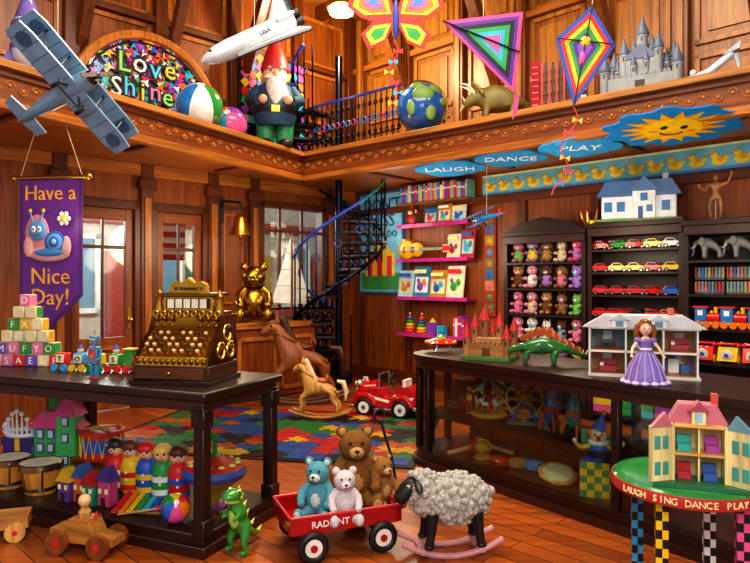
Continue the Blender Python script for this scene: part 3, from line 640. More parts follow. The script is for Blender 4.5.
for i,(x0,x1) in enumerate(((-.34,-.12),(-.1,.12),(.14,.335))):
    for j,(z0,z1) in enumerate(((.02,.17),(.185,.335))): b.bx(x0,x1,.12,.13,z0,z1,['#b87850','#6890a8','#c8a848','#78a068','#a880a8','#c89060'][i*2+j]); b.bx(x0,x1,-.12,.12,z0,z0+.004,'h#a87038'); b.bx(x0+.07,x0+.13,.11,.12,z0+.06,z0+.12,'#dfeef4')
b.ext([(-.4,.345),(.4,.345),(.26,.43),(-.26,.43)],-.14,.16,'#c8ccd0'); b.bx(.16,.2,-.0,.05,.4,.48,'#b8564a')
for x in(-.15,.1): b.bx(x-.05,x+.05,-.15,-.1,.345,.4,Wh); b.ext([(x-.065,.4),(x+.065,.4),(x,.44)],-.16,-.02,'#b8bcc4'); b.bx(x-.025,x+.025,-.155,-.15,.355,.392,'#5a88a8')
def furn(x,z,k):
    if k==0: b.bx(x-.06,x+.06,-.02,.08,z,z+.04,'#b03a4a'); b.bx(x-.06,x+.06,.07,.09,z,z+.08,'#b03a4a'); b.bx(x-.055,x-.03,-.02,.07,z+.04,z+.06,'#f4f4f4')
    elif k==1: b.cyl((x,.02,z),(x,.02,z+.045),.008,'#6a3a1c'); b.cyl((x,.02,z+.045),(x,.02,z+.052),.045,'h#8a5a2c'); b.bx(x-.07,x-.05,0,.04,z,z+.07,'#6a3a1c'); b.bx(x+.05,x+.07,0,.04,z,z+.07,'#6a3a1c')
    else: b.bx(x-.07,x+.0,.06,.11,z,z+.1,'#f4f4f4'); b.bx(x+.01,x+.07,.06,.11,z,z+.06,'#4a7ab0'); b.bx(x+.02,x+.06,.1,.12,z+.075,z+.11,'#c89030')
for i,x in enumerate((-.23,.01,.235)): furn(x,.024,i); furn(x,.189,(i+1)%3)
b.done(RC(1.98,.35),-22,.9)
b=B('princess_doll'); SK='s#f0c0a0'; DR='#806ab4'
b.lathe([(.135,.0),(.14,.02),(.1,.12),(.055,.2),(.036,.235),(.04,.27),(.045,.29),(.025,.305)],DR,n=28)
for i in range(14): a=2*pi*i/14; b.sph((.137*cos(a),.137*sin(a),.012),(.03,.03,.016),'#c4b0e4',n=8); b.tube([(.138*cos(a),.138*sin(a),.02),(.104*cos(a),.104*sin(a),.12),(.05*cos(a),.05*sin(a),.21)],.006,'#a890d4',5)
b.tor((0,0,.235),.038,.008,'#e8dcf4')
b.skin([(0,0,.27,.03),(0,0,.3,.018),(0,0,.33,.015),(-.045,0,.295,.016),(-.085,-.01,.24,.011),(-.1,-.05,.2,.008),(.045,0,.295,.016),(.085,-.01,.24,.011),(.1,-.05,.2,.008)],[(0,1),(1,2),(1,3),(3,4),(4,5),(1,6),(6,7),(7,8)],SK,2)
for s_ in(-1,1):
    b.sph((s_*.048,0,.295),(.026,.024,.024),DR); b.sph((s_*.102,-.056,.196),(.007,.01,.008),SK,n=8)
    for k in range(4): b.tube([(s_*(.097+.004*k),-.062,.195),(s_*(.096+.005*k),-.075,.19),(s_*(.096+.005*k),-.08,.184)],.0022,SK,5)
    b.tube([(s_*.096,-.055,.198),(s_*.09,-.064,.198)],.0025,SK,5)
b.sph((0,0,.375),(.042,.04,.05),SK,n=18); b.sph((0,-.041,.37),(.006,.007,.008),SK,n=8)
for s_ in(-1,1): b.sph((s_*.016,-.036,.382),(.009,.005,.008),'#ffffff',n=8); b.sph((s_*.016,-.04,.382),(.005,.003,.006),'#2a5a9a',n=8); b.sph((s_*.042,0,.373),(.006,.008,.012),SK,n=8); b.tube([(s_*.026,-.035,.396),(s_*.009,-.039,.397)],.0017,'#5a2c14',5)
b.tube([(-.01,-.038,.35),(0,-.04,.347),(.01,-.038,.35)],.003,'#c83a4a',6)
HR='#8a4c22'; b.sph((0,.014,.39),(.052,.046,.052),HR,n=16)
for i in range(10):
    a=R(-10+i*22.2); x,y=.046*cos(a),.01+.04*sin(a); b.tube([(x,y,.4),(x*1.25,y*1.2,.35),(x*1.15,y*1.25,.3),(x*1.35,y*1.3,.26)],[.018,.018,.015,.006],HR,8)
b.tor((0,0,.43),.03,.005,'m#e8c860'); b.done(RC(2.15,.09),-10,.86)
b=B('toy_carousel'); b.lathe([(.13,0),(.14,.015),(.13,.03),(0,.03)],'#d8a83c'); b.cyl((0,0,.03),(0,0,.28),.018,'#d8272b')
n=12
for k in range(n):
    a0,a1=2*pi*k/n,2*pi*(k+1)/n; b.add([(.15*cos(a0),.15*sin(a0),.21),(.15*cos(a1),.15*sin(a1),.21),(0,0,.31)],[(0,1,2)],'#e8d8b0' if k%2 else '#c8342c')
    b.sph((.15*cos(a0),.15*sin(a0),.205),.013,'#f4c41c',n=6)
b.sph((0,0,.32),.018,'#f4c41c')
for k in range(6):
    a=k*pi/3; x,y=.095*cos(a),.095*sin(a); b.cyl((x,y,.03),(x,y,.23),.004,'m#e0b040',n=5); b.at((x,y,.02),math.degrees(a)+90,.11)
    b.sph((0,0,.8),(.28,.12,.15),'#f4f0e8',n=8); b.tube([(-.2,0,.85),(-.32,0,1.1),(-.5,0,1.0)],[.12,.08,.05],'#f4f0e8',6)
    for q in(-.18,.18):
        for w in(-.06,.06): b.cyl((q,w,.7),(q*1.3,w,.4),.04,'#c89858',n=5)
    b.at()
b.done(RC(.62,.4,.415),0,1.05)
b=B('toy_ferris_wheel'); b.bx(-.12,.12,-.06,.06,0,.02,'#2b7a5a')
for y in(-.04,.04):
    b.tor((0,y,.18),.13,.006,'#d8a83c','y'); b.tor((0,y,.18),.06,.004,'#d8272b','y',n=14)
    b.tube([(-.09,y*1.3,.02),(0,y*1.3,.18),(.09,y*1.3,.02)],.007,'#2b5fc4',6)
    for k in range(8): a=k*pi/4; b.cyl((0,y,.18),(.13*cos(a),y,.18+.13*sin(a)),.004,'#d8a83c',n=5)
for k in range(8): a=k*pi/4; x,z=.13*cos(a),.18+.13*sin(a); b.cyl((x,-.04,z),(x,.04,z),.004,'#222222',n=5); b.box((x,0,z-.025),(.035,.05,.025),PAL[k])
b.done(RC(.98,.4,.415),-15,1.05)
def rocket(name,c1,c2,loc,sc):
    b=B(name); b.lathe([(.02,.05),(.045,.09),(.055,.16),(.045,.24),(.02,.31),(.002,.36)],c1,n=16); b.lathe([(.0225,.302),(.01,.335),(.001,.365)],c2,n=16); b.lathe([(.0555,.14),(.057,.16),(.0555,.18)],c2,n=16)
    for k in range(3): b.at((0,0,0),k*120+30); b.ext([(.03,.1),(.05,.16),(.095,.06),(.095,0),(.075,0),(.06,.05)],-.006,.006,c2)
    b.at(); b.cyl((0,0,.02),(0,0,.06),.02,'#333333',.03,n=12); b.sph((0,-.05,.2),(.016,.01,.016),'g#a0e0f0'); b.tor((0,-.05,.2),.017,.004,'m#ddbb44','y',n=12)
    return b.done(loc,0,sc)
rocket('toy_rocket','s#3a70b8','#d8472b',RC(1.24,.38,.415),.95); rocket('toy_rocket','s#3f9a9a','#e0702b',RC(1.42,.4,.415),.95)
robot('tin_robot','#b83a2c','#f4c41c',RC(.44,.36,.415),-20,.28)
b=B('toy_maracas')
for (x,y,a,c) in((-.1,0,20,'s#c83a24'),(.1,.03,150,'s#2d7a48'),(.0,-.1,80,'s#d89a2c')):
    b.at((x,y,.06),a,1.5); b.sph((.06,0,0),(.055,.04,.04),c); b.tube([(.02,0,0),(-.12,0,-.025)],[.013,.013],'h#d8a868'); b.tor((.06,0,0),.041,.004,'#f4e060','x',n=16)
b.done(RC(.62,.3,.12))
b=B('wooden_castanets')
for i in range(5): b.at((i*.13-.26,random.uniform(-.04,.04),0),i*40,1.4); b.lathe([(0,0),(.05,.005),(.055,.03),(.04,.045),(0,.05)],['w#8a5a2c','s#c83a24','w#c89858','#35a0d8','w#8a5a2c'][i]); b.tube([(.04,0,.02),(.13,0,.02)],.011,'h#a06a34')
b.done(RC(1.02,.28,.12),CR_/2)
b=B('tambourine'); b.tor((0,0,.03),.1,.016,'w#c89050','z',n=28,m=6); b.lathe([(.1,.04),(0,.045)],'#e2d2a8')
for i in range(8): a=i*pi/4; b.cyl((.112*cos(a),.112*sin(a),.027),(.112*cos(a),.112*sin(a),.033),.02,'m#e0c060',n=10)
b.done(RC(1.42,.22,.14),0,1.15,18)
b=B('jack_in_the_box'); s_=.2
for i in range(5):
    for j in range(5):
        c='#f4c41c' if (i+j)%2 else '#2d8a58'; u=-.1+.04*i; z=.04*j
        b.bx(u,u+.04,-.101,-.095,z,z+.04,c,0); b.bx(-.101,-.095,u,u+.04,z,z+.04,'#d8272b' if (i+j)%2 else '#2b5fc4',0)
b.bx(-.1,.1,-.1,.1,0,.2,'#2b5fc4',.002); b.box((0,.12,.26),(.2,.01,.16),'#2d9a48',rot=(-20,0,0))
b.tube([(.0+.035*cos(i*.8),.035*sin(i*.8),.2+i*.004) for i in range(20)],.006,'m#cccccc',6)
b.lathe([(.08,.2),(.06,.26),(.03,.3)],'#3a68c8'); b.sph((0,0,.335),(.05,.048,.055),'s#f4c8a4'); b.sph((0,-.048,.33),.013,'#d8272b',n=8); b.cyl((0,0,.365),(.03,.01,.46),.045,'#3a68c8',.004,n=12); b.sph((.03,.01,.465),.015,'#f4c41c'); b.tor((0,0,.295),.045,.016,'#f4f0e0',n=14)
for t in(-1,1): b.sph((t*.018,-.043,.345),.007,'#111111',n=6); b.sph((t*.048,0,.35),.022,'#e8782a',n=8); b.tube([(t*.04,0,.27),(t*.1,-.03,.26),(t*.13,-.06,.3)],[.02,.017,.012],'#e8b83a'); b.sph((t*.13,-.06,.31),.015,'s#f4c8a4',n=8)
b.tube([(-.015,-.046,.315),(0,-.05,.31),(.015,-.046,.315)],.003,'#c02020',5); b.done(RC(1.74,.23,.12),-20,1.12)

# round table
b=B('painted_round_table'); b.lathe([(.0,-.02),(.28,-.02),(.305,-.015),(.31,-.005),(.31,.035),(.3,.045),(0,.045)],'s#2f8440',(0,0,.6),n=48); b.lathe([(.312,-.012),(.314,.0),(.314,.03),(.312,.036)],'#b83232',(0,0,.6),n=48)
b.lathe([(.27,.0455),(0,.0462)],'s#3c9a4a',(0,0,.6),n=48)
word='LAUGH SING DANCE PLAY'; N=len(word)
for i,chh in enumerate(word):
    if chh==' ': continue
    a=-60+i*(92/(N-1)); b.text(chh,.038,'#fff2b0',(.316*sin(R(a)),-.316*cos(R(a)),.611),rz=a)
for k in range(4):
    a=R(45+90*k+10); lx,ly=.23*cos(a),.23*sin(a)
    for j in range(15):
        z=.0386*j
        for q in range(4): b.bx(lx+[-.024,0,-.024,0][q],lx+[0,.024,0,.024][q],ly+[-.024,-.024,0,0][q],ly+[0,0,.024,.024][q],z,z+.0386,(['#18181c','#3aa0d8','#18181c','#e85a9c'][k] if (j+q+(q>1))%2 else ['#f4f4f4','#18181c','#f4c41c','#18181c'][k]),0)
b.done((1.38,2.88,0),-15)
b=B('colourful_dollhouse'); YW='w#ecd494'
b.bx(-.2,.2,-.13,.13,0,.02,'#2a6a48'); b.bx(-.11,.11,.05,.07,.02,.3,YW)
for x in(-.11,.11): b.bx(x-.006,x+.006,-.07,.07,.02,.28,YW)
b.bx(-.11,.11,-.07,.06,.14,.15,'#d8a860'); b.bx(-.11,.11,-.07,.06,.27,.28,'#d8a860'); b.bx(-.004,.004,-.05,.05,.02,.27,YW)
b.ext([(-.13,.28),(.13,.28),(.08,.37),(-.08,.37)],-.02,.09,'#c06c7c'); b.bx(-.03,.03,-.05,.0,.28,.35,YW); b.ext([(-.045,.345),(.045,.345),(0,.39)],-.06,.02,'#a84a60'); b.bx(-.015,.015,-.055,-.05,.295,.335,'#8fc8e8')
b.bx(.06,.09,.02,.05,.34,.42,'#c8504a')
for s_ in(-1,1):
    b.at((s_*.117,-.06,0),s_*-35,1); x0,x1=(0,.12) if s_>0 else(-.12,0)
    b.bx(x0,x1,-.008,.008,.02,.28,YW); b.ext([(x0,.27),(x1,.27),((x0+x1)/2+s_*-.02,.34)],-.01,.01,'#6a98a8' if s_>0 else '#c06c7c')
    for z in(.05,.17):
        for u in(.025,.07): b.bx((x0+u if s_>0 else x1-u-.03),(x0+u if s_>0 else x1-u-.03)+.03,-.013,.013,z,z+.06,'#4a9890')
    b.at()
for (x,z,c) in((-.06,.02,'#b8323b'),(.05,.02,'#3b5fa4'),(-.06,.15,'#3aa89c'),(.06,.15,'#a8489c')): b.bx(x-.03,x+.03,-.04,.02,z,z+.035,c); b.bx(x-.03,x+.03,.01,.03,z,z+.07,c)
b.done((1.37,2.76,.646),-20,.9)

# ------------------------------------------------------------ wall shelving
b=B('wall_shelving_unit')
def unit(x0,x1,zs,top,dp=.4):
    for x in(x0,x1): b.bx(x-.025,x+.025,-dp,-.13,0,top,DKV)
    b.bx(x0,x1,-.15,-.13,0,top,'w#2c1812',0)
    for z in zs: b.bx(x0,x1,-dp,-.13,z-.025,z,DK)
    b.bx(x0-.04,x1+.04,-dp-.04,-.13,top-.03,top+.02,DK); b.bx(x0-.02,x1+.02,-dp-.02,-.13,top-.12,top-.03,'h#3e2018')
ZA=(.1,.5,.82,1.12,1.42,1.72); ZB=(.1,.5,.88,1.12,1.36,1.6,1.84); ZC=(.1,.42,.74,1.06,1.38,1.7)
unit(3.1,4.1,ZA,2.06); unit(4.17,5.12,ZB,2.1); unit(5.2,6.5,ZC,2.06,.5)
b.ext([(3.1,2.08),(4.1,2.08),(3.95,2.17),(3.6,2.24),(3.25,2.17)],-.4,-.36,DK)
b.done(WR(0),-45)
b=B('plush_toys'); pc=['f#e898b0','f#f0ece4','f#b8844c','f#d87898','f#6a4028','f#d8c4a0','f#d84a78','f#f0c840','f#8a6040','f#70a8d0','f#a878c8','f#f0ece4','f#78b858']
for z in ZA[1:]:
    for i in range(5):
        c=random.choice(pc); c2=c if random.random()<.4 else random.choice(pc); b.at((3.22+i*.19,-.3,z),random.uniform(-20,20),.31*random.uniform(.88,1.05))
        b.sph((0,0,.28),(.21,.16,.27),c2,n=9); b.sph((0,-.03,.66),(.21,.17,.19),c,n=9); b.sph((0,-.18,.61),(.08,.06,.06),'f#f4ece0',n=6); b.sph((0,-.235,.63),.025,'#2a1410',n=5)
        kind=random.choice([0,1,2,3])
        for s_ in(-1,1):
            b.sph((s_*.07,-.18,.71),.026,'#0a0a0a',n=5)
            if kind==0: b.sph((s_*.15,0,.82),(.08,.04,.08),c,n=7)
            elif kind==1: b.sph((s_*.1,0,.92),(.05,.03,.16),c,(0,s_*10,0),n=7)
            elif kind==2: b.sph((s_*.2,0,.62),(.05,.05,.15),'f#6a4028',n=7)
            else: b.cyl((s_*.13,0,.78),(s_*.16,0,.92),.06,c,.005,n=6)
            b.sph((s_*.2,-.12,.36),(.07,.14,.07),c,n=7); b.sph((s_*.13,-.2,.09),(.08,.17,.08),c,n=7)
        if random.random()<.3: b.cyl((0,0,.8),(0,0,.98),.12,random.choice(PAL),.01,n=8)
        elif random.random()<.4: b.sph((0,-.15,.5),(.1,.05,.04),random.choice(PAL),n=6)
b.done(WR(0),-45)
b=B('toy_car_collection')
def mcar(b,x,y,z,c,rz,sc):
    b.at((x,y,z),rz,sc); b.ext([(-.5,.1),(.5,.1),(.52,.22),(.42,.3),(.2,.33),(.05,.48),(-.28,.48),(-.42,.34),(-.52,.32)],-.2,.2,c); b.ext([(.16,.33),(.04,.45),(-.26,.45),(-.36,.34)],-.205,.205,'#18222c')
    for q in(-.3,.3):
        for w in(-.19,.19): b.cyl((q,w-.04,.1),(q,w+.04,.1),.11,'#151515',n=10); b.cyl((q,w-.045,.1),(q,w+.045,.1),.05,'m#cccccc',n=8)
    b.at()
for z in ZB[2:]:
    for row in(0,1):
        for i in range(4+(1-row)): mcar(b,4.29+i*.185+row*.09,-.34+row*.12,z,'s'+random.choice(['#d8272b','#c81e22','#c81e22','#f0841e','#f4c41c','#2b5fc4','#35a03c','#e8e8e8','#20242c']),random.choice([0,10,170,-12]),.2)
b.done(WR(0),-45)
b=B('stacked_board_games')
for z in(.1,.5):
    for i in range(4):
        for j in range(3): b.box((4.3+i*.22,-.28,z+.04+j*.075),(.2,.2,.07),random.choice(PAL))
b.done(WR(0),-45)
b=B('blue_roof_model_house')
b.bx(-.36,.36,-.14,.14,0,.02,'#6a8a4a'); b.bx(-.32,.32,-.1,.1,.02,.24,'#f2f4f6'); b.ext([(-.36,.23),(.36,.23),(.28,.37),(-.28,.37)],-.13,.13,'#3f69a0')
b.bx(-.05,.15,-.14,0,.02,.28,'#f4f6f8'); b.ext([(-.08,.27),(.18,.27),(.05,.4)],-.16,.04,'#4a74a8'); b.bx(.2,.25,0,.05,.3,.44,'#e8ecf0')
for x in(-.26,-.15,.23): b.bx(x-.035,x+.035,-.106,-.1,.09,.18,'#3c78b8')
b.bx(0,.04,-.146,-.14,.02,.13,'#2c5890'); b.bx(.07,.12,-.146,-.14,.08,.14,'#3c78b8'); b.bx(.02,.08,-.146,-.14,.18,.25,'#3c78b8'); b.done(WR(4.66,.29,2.12),-25,1.12)
b=B('toy_crown'); b.lathe([(.09,0),(.095,.04)],'m#c89a38')
for i in range(8): a=i*pi/4; b.tube([(.09*cos(a),.09*sin(a),.03),(.12*cos(a),.12*sin(a),.13)],[.02,.004],'m#d8aa48',6); b.sph((.122*cos(a),.122*sin(a),.14),.013,'s#c82a3a',n=6)
b.done(WR(4.12,.22,2.12),0,1.1)
def eleph(loc,rz,sc):
    b=B('elephant_figurine'); c='#7c7a78'
    b.skin([(.2,0,.5,.17),(0,0,.52,.18),(-.2,0,.52,.16),(-.34,0,.6,.12),(-.46,0,.55,.08),(-.52,0,.4,.045),(-.53,0,.22,.03),(-.58,0,.12,.022),
     (-.2,-.1,.3,.08),(-.2,-.1,.05,.07),(-.2,.1,.3,.08),(-.2,.1,.05,.07),(.22,-.1,.3,.085),(.22,-.1,.05,.07),(.22,.1,.3,.085),(.22,.1,.05,.07)],
     [(0,1),(1,2),(2,3),(3,4),(4,5),(5,6),(6,7),(2,8),(8,9),(2,10),(10,11),(0,12),(12,13),(0,14),(14,15)],c,2)
    for s_ in(-1,1): b.sph((-.28,s_*.15,.58),(.1,.02,.14),c,(0,0,s_*20)); b.tube([(-.46,s_*.06,.46),(-.56,s_*.07,.38),(-.62,s_*.07,.4)],[.02,.015,.003],'#f0e8d8',6); b.sph((-.42,s_*.09,.62),.012,'#101010',n=6)
    b.tube([(.36,0,.55),(.42,0,.4),(.42,0,.28)],[.018,.012,.01],c,6); return b.done(loc,rz,sc)
eleph(WR(5.4,.38,1.7),-35,.31); eleph(WR(5.68,.4,1.7),-35,.31)
b=B('crayon_boxes')
for i in range(3):
    for j in range(2):
        x=5.38+i*.28; z=1.38+j*.135; b.bx(x-.13,x+.13,-.4,-.3,z,z+.06,['#4a5a6a','#6a4a3a','#4a6a5a'][i])
        for k in range(9): b.cyl((x-.12+k*.03,-.4,z+.02),(x-.12+k*.03,-.4,z+.12),.012,random.choice(['#8a9aa8','#c87a5a','#6a9a8a','#5a6ab0','#b0a070','#a04a4a']),n=6)
b.done(WR(0),-45)
b=B('toy_locomotives')
for i in range(4):
    b.at((5.37+i*.23,-.4,1.06),0,.28); b.bx(-.4,.4,-.16,.16,.12,.2,'#f4c41c'); b.cyl((0,0,.36),(.38,0,.36),.16,'s#d8272b'); b.bx(-.4,-.02,-.17,.17,.2,.68,'s#2b7ac4'); b.bx(-.46,.04,-.2,.2,.68,.74,'#d8272b'); b.cyl((.24,0,.5),(.24,0,.72),.05,'#f4c41c',.08); b.bx(-.3,-.12,-.175,.175,.42,.6,'#f4f0d0'); b.sph((.1,0,.54),.06,'#f4c41c')
    for x in(-.28,0,.28):
        for y in(-.18,.18): b.cyl((x,y-.03,.12),(x,y+.03,.12),.12,'s#e8742b',n=14)
b.done(WR(0),-45)
b=B('toy_telephones')
for i in range(4):
    b.at((5.34+i*.21,-.4,.74),0,.3); c=['s#e83a2c','s#f4c41c'][i%2]
    b.ext([(-.25,.08),(.25,.08),(.22,.3),(.1,.5),(-.1,.5)],-.28,.28,c,'yz'); b.cyl((0,-.2,.28),(0,-.27,.25),.17,'#f4f0e8',n=18); b.cyl((0,-.24,.27),(0,-.285,.25),.07,'#2b5fc4',n=12)
    for k in range(8): a=k*pi/4; b.sph((.12*cos(a),-.255,.265+.12*sin(a)),.024,PAL[k],n=6)
    b.tube([(-.26,0,.62),(-.15,0,.6),(.15,0,.6),(.26,0,.62)],.045,'s#d8272b')
    for s_ in(-1,1): b.sph((s_*.28,0,.58),(.09,.09,.07),'s#d8272b',n=10); b.cyl((s_*.31,.0,.12),(s_*.25,0,.12),.12,'#f4c41c',n=14); b.sph((s_*.09,-.1,.47),.035,'#ffffff',n=8); b.sph((s_*.09,-.13,.47),.018,'#111111',n=6)
b.done(WR(0),-45)
b=B('artist_mannequin'); MW='w#b87a40'; b.lathe([(.07,0),(.07,.015),(.02,.02),(0,.02)],MW); b.cyl((0,.02,.02),(0,.02,.2),.005,'m#999999')
b.skin([(0,0,.2,.028),(0,0,.25,.022),(0,0,.31,.032),(0,0,.345,.013),(-.035,0,.2,.018),(-.05,-.02,.12,.015),(-.04,.02,.05,.01),(-.045,-.01,.03,.011),(.035,0,.2,.018),(.045,0,.12,.015),(.04,.01,.05,.01),(.045,-.02,.03,.011),
  (-.055,0,.32,.014),(-.09,-.01,.27,.011),(-.13,-.05,.3,.008),(.055,0,.32,.014),(.1,-.01,.34,.011),(.12,-.03,.4,.008)],
  [(0,1),(1,2),(2,3),(0,4),(4,5),(5,6),(6,7),(0,8),(8,9),(9,10),(10,11),(2,12),(12,13),(13,14),(2,15),(15,16),(16,17)],MW,2)
b.sph((0,0,.385),(.022,.025,.032),MW)
for p in((-.137,-.056,.305),(.122,-.034,.41)):
    b.sph(p,(.008,.006,.012),MW,n=8)
    for k in range(4): b.cyl((p[0]-.006+.004*k,p[1],p[2]+.006),(p[0]-.008+.005*k,p[1]-.004,p[2]+.024),.0022,MW,n=5)
    b.cyl((p[0]+.006,p[1],p[2]),(p[0]+.014,p[1],p[2]+.01),.0025,MW,n=5)
b.done(WR(5.42,.35,2.08),-25,1.05)

b=B('magenta_wall_shelves')
for z in(2.28,1.8,1.27,.76): b.bx(1.15,2.4,-.22,-.0,z-.03,z,'s#a82270'); b.bx(1.15,2.4,-.225,-.21,z-.03,z+.02,'s#c83890')
b.done(WR(0),-45)
def books(name,x0,x1,z,h,y=-.12):
    b=B(name); x=x0
    while x<x1-.03:
        w=random.uniform(.02,.045); hh=h*random.uniform(.8,1); c=random.choice(PAL+['#f4f0e0','#7ac8c0','#c83a6a']); b.bx(x,x+w*.94,y-.08,y+.1,z,z+hh,c,.002); b.bx(x+.004,x+w*.94-.004,y-.083,y-.08,z+hh*.6,z+hh*.7,'#f8f4e4',0); x+=w
    return b.done(WR(0),-45)
b=B('book_ledge'); b.bx(1.15,2.4,-.22,0,2.57,2.6,'s#8a5a2c'); b.done(WR(0),-45)
books('picture_books',1.2,2.38,2.6,.25); books('picture_books',1.2,1.34,1.8,.3); books('picture_books',2.15,2.36,.76,.3)
def cover(b,x,z,w,h,c,t):
    b.box((x,-.13,z+h/2),(w,.02,h),c,.003,rot=(-8,0,0)); b.box((x,-.14,z+h*.42),(w*.82,.01,h*.5),random.choice(['#a8d8e8','#f4e8a8','#e8e8e8','#c8e0a8','#f0c0a8']),.001,rot=(-8,0,0)); b.sph((x-w*.08,-.152,z+h*.36),(w*.2,.01,h*.15),t,n=8); b.sph((x+w*.2,-.152,z+h*.5),(w*.12,.01,h*.11),random.choice(PAL),n=8); b.sph((x-w*.18,-.152,z+h*.56),(w*.09,.01,h*.07),random.choice(PAL),n=6); b.box((x,-.165,z+h*.84),(w*.75,.01,h*.12),random.choice(['#fff0a0','#ffffff','#d8272b','#2b5fc4']),.001)
for nm,z,h,x0,n,w,sd in(('displayed_storybooks',2.28,.27,1.72,3,.23,1),('displayed_storybooks',1.8,.38,2.12,2,.22,3),('displayed_storybooks',1.27,.44,1.26,4,.285,0)):
    b=B(nm)
    for i in range(n): cover(b,x0+i*(w+.01),z,w,h*(1 if i%2 else .88),['#b8d4dc','#2a78a8','#c8802c','#e4dcc8','#b83030'][(i+sd)%5],random.choice(PAL))
    b.done(WR(0),-45)
b=B('stuffed_monkey'); b.sph((0,0,.1),(.08,.06,.1),'#c8322c'); b.sph((0,-.01,.24),.07,'f#7a4a24'); b.sph((0,-.06,.225),(.045,.03,.035),'#e8c088'); b.cyl((0,0,.28),(0,0,.36),.06,'#c8322c',.01)
for s_ in(-1,1): b.sph((s_*.07,0,.25),(.025,.015,.03),'#e8c088'); b.sph((s_*.02,-.065,.26),.01,'#111111',n=6); b.tube([(s_*.06,0,.16),(s_*.12,-.04,.1)],.02,'f#7a4a24'); b.tube([(s_*.04,0,.04),(s_*.08,-.1,.02)],.024,'#2b5fc4')
b.done(WR(1.36,.12,2.28),-40,.85)
b=B('toy_guitar'); GY='s#e8a81c'
b.sph((-.16,0,.0),(.13,.03,.11),GY,n=18); b.sph((0,0,.0),(.1,.03,.085),GY,n=18); b.cyl((-.04,-.033,0),(-.04,-.028,0),.035,'#2a1408'); b.box((.23,-.02,0),(.34,.02,.035),'#2a6a3a'); b.box((.44,-.02,0),(.1,.02,.055),'#d8272b'); b.box((-.17,-.034,0),(.02,.01,.07),'#3a1c0c')
for i in range(4): b.cyl((-.17,-.04,-.012+.008*i),(.4,-.034,-.012+.008*i),.0015,'#eeeeee',n=4)
for i in range(3):
    for s_ in(-1,1): b.sph((.41+.03*i,-.02,s_*.035),.009,'#f4f4f4',n=6)
b.done(WR(1.56,.25,1.94),-45,1.2)
b=B('stacking_rings'); cc=['#d8272b','#f07c1e','#f4c41c','#2d9a48','#2b5fc4']
for k,x in enumerate((0,.22)):
    b.cyl((x,0,0),(x,0,.3),.012,'#f4f0e0'); b.cyl((x,0,0),(x,0,.015),.08,'#f4c41c')
    for i in range(5): b.tor((x,0,.04+i*.045),.055-.008*i,.023,cc[(i+k)%5],n=16)
    b.sph((x,0,.27),.022,'#d8272b')
b.box((.42,0,.09),(.16,.1,.18),'#8a3fb0'); b.box((.58,0,.07),(.12,.1,.14),'#35b0d8'); b.cyl((.42,0,.18),(.42,0,.24),.05,'#f4c41c',.005); b.done(WR(1.32,.12,.76),-45)
b=B('height_chart'); b.bx(-.09,.09,-.03,0,0,1.35,'#b02822')
for i in range(9): b.bx(-.07,.07,-.04,-.03,.04+i*.145,.17+i*.145,['#5a7a3a','#a8382c','#b8882c','#3a6a8a'][i%4]); b.sph((0,-.04,.1+i*.145),(.04,.01,.04),PAL[(i*3)%8],n=8)
b.done(WR(2.62,.0,1.05),-45)
b=B('wall_poster'); b.bx(-.46,.46,-.03,0,-.76,.76,'#2a6a9a'); b.bx(-.43,.43,-.035,-.03,-.73,.73,'#78c0e4'); b.text("DON'T",.24,'#14305c',(0.04,-.04,.56)); b.text('MISS',.27,'#14305c',(0.04,-.04,.32)); b.text('the Zoo',.2,'#1a3a8a',(0.02,-.04,.14))
b.bx(-.4,.4,-.038,-.03,-.7,-.45,'#3f9a4a'); b.ext([(-.3,-.5),(.3,-.5),(.3,-.2),(.33,-.2),(0,.04),(-.33,-.2),(-.3,-.2)],-.045,-.03,'#f4c41c')
for i in range(3): b.bx(-.25+i*.2,-.15+i*.2,-.048,-.045,-.5,-.2,'#d8272b')
b.done(WR(.66,.02,2.08),-45)
b=B('duck_frieze'); b.bx(2.5,9,-.02,0,2.61,2.87,'#6fc0dc'); b.bx(2.5,9,-.025,0,2.61,2.64,'#4a8ac8'); b.bx(2.5,9,-.025,0,2.845,2.87,'#e8f0c0')
for i in range(26):
    x=2.62+i*.21; b.sph((x,-.025,2.7),(.075,.018,.05),'#f6d43a',n=10); b.sph((x-.045,-.028,2.765),(.038,.018,.036),'#f6d43a',n=10); b.sph((x-.09,-.03,2.76),(.022,.012,.01),'#ee7a1c',n=6); b.sph((x-.055,-.044,2.775),.007,'#111111',n=5); b.sph((x+.07,-.025,2.73),(.025,.012,.025),'#f6d43a',n=6); b.sph((x+.01,-.04,2.705),(.035,.01,.022),'#e8b020',n=8)
b.done(WR(0),-45)
def cloud(name,t,loc,w,rz=-10):
    b=B(name)
    for k,(x,y,r_) in enumerate(((0,0,.5),(-.35,0,.34),(.35,0,.34),(-.18,.1,.38),(.2,-.08,.38),(.6,0,.2),(-.6,0,.2))): b.lathe([(r_*w,-.0),(r_*w,-.012-.0006*k)],'d#3aa2ea',(x*w,y*w,0),n=20)
    b.text(t,w*.34,'d#ffffff',(0,0,-.02),rx=180)
    for x in(-.3,.3): b.cyl((x*w,.1*w,0),(x*w,.1*w,.05),.003,'#888888',n=4)
    return b.done(loc,rz,1,-11)
cloud('cloud_sign','LAUGH',(.87,7.55,2.82),.52); cloud('cloud_sign','DANCE',(1.44,6.92,2.82),.48); cloud('cloud_sign','PLAY',(2.0,6.35,2.82),.5)
b=B('sunshine_sign')
b.ext([((.55+.05*sin(i*1.6))*1.0*cos(2*pi*i/40),(.46+.04*sin(i*1.6))*sin(2*pi*i/40)) for i in range(40)],-.012,0,'d#2a8ce4','xy')
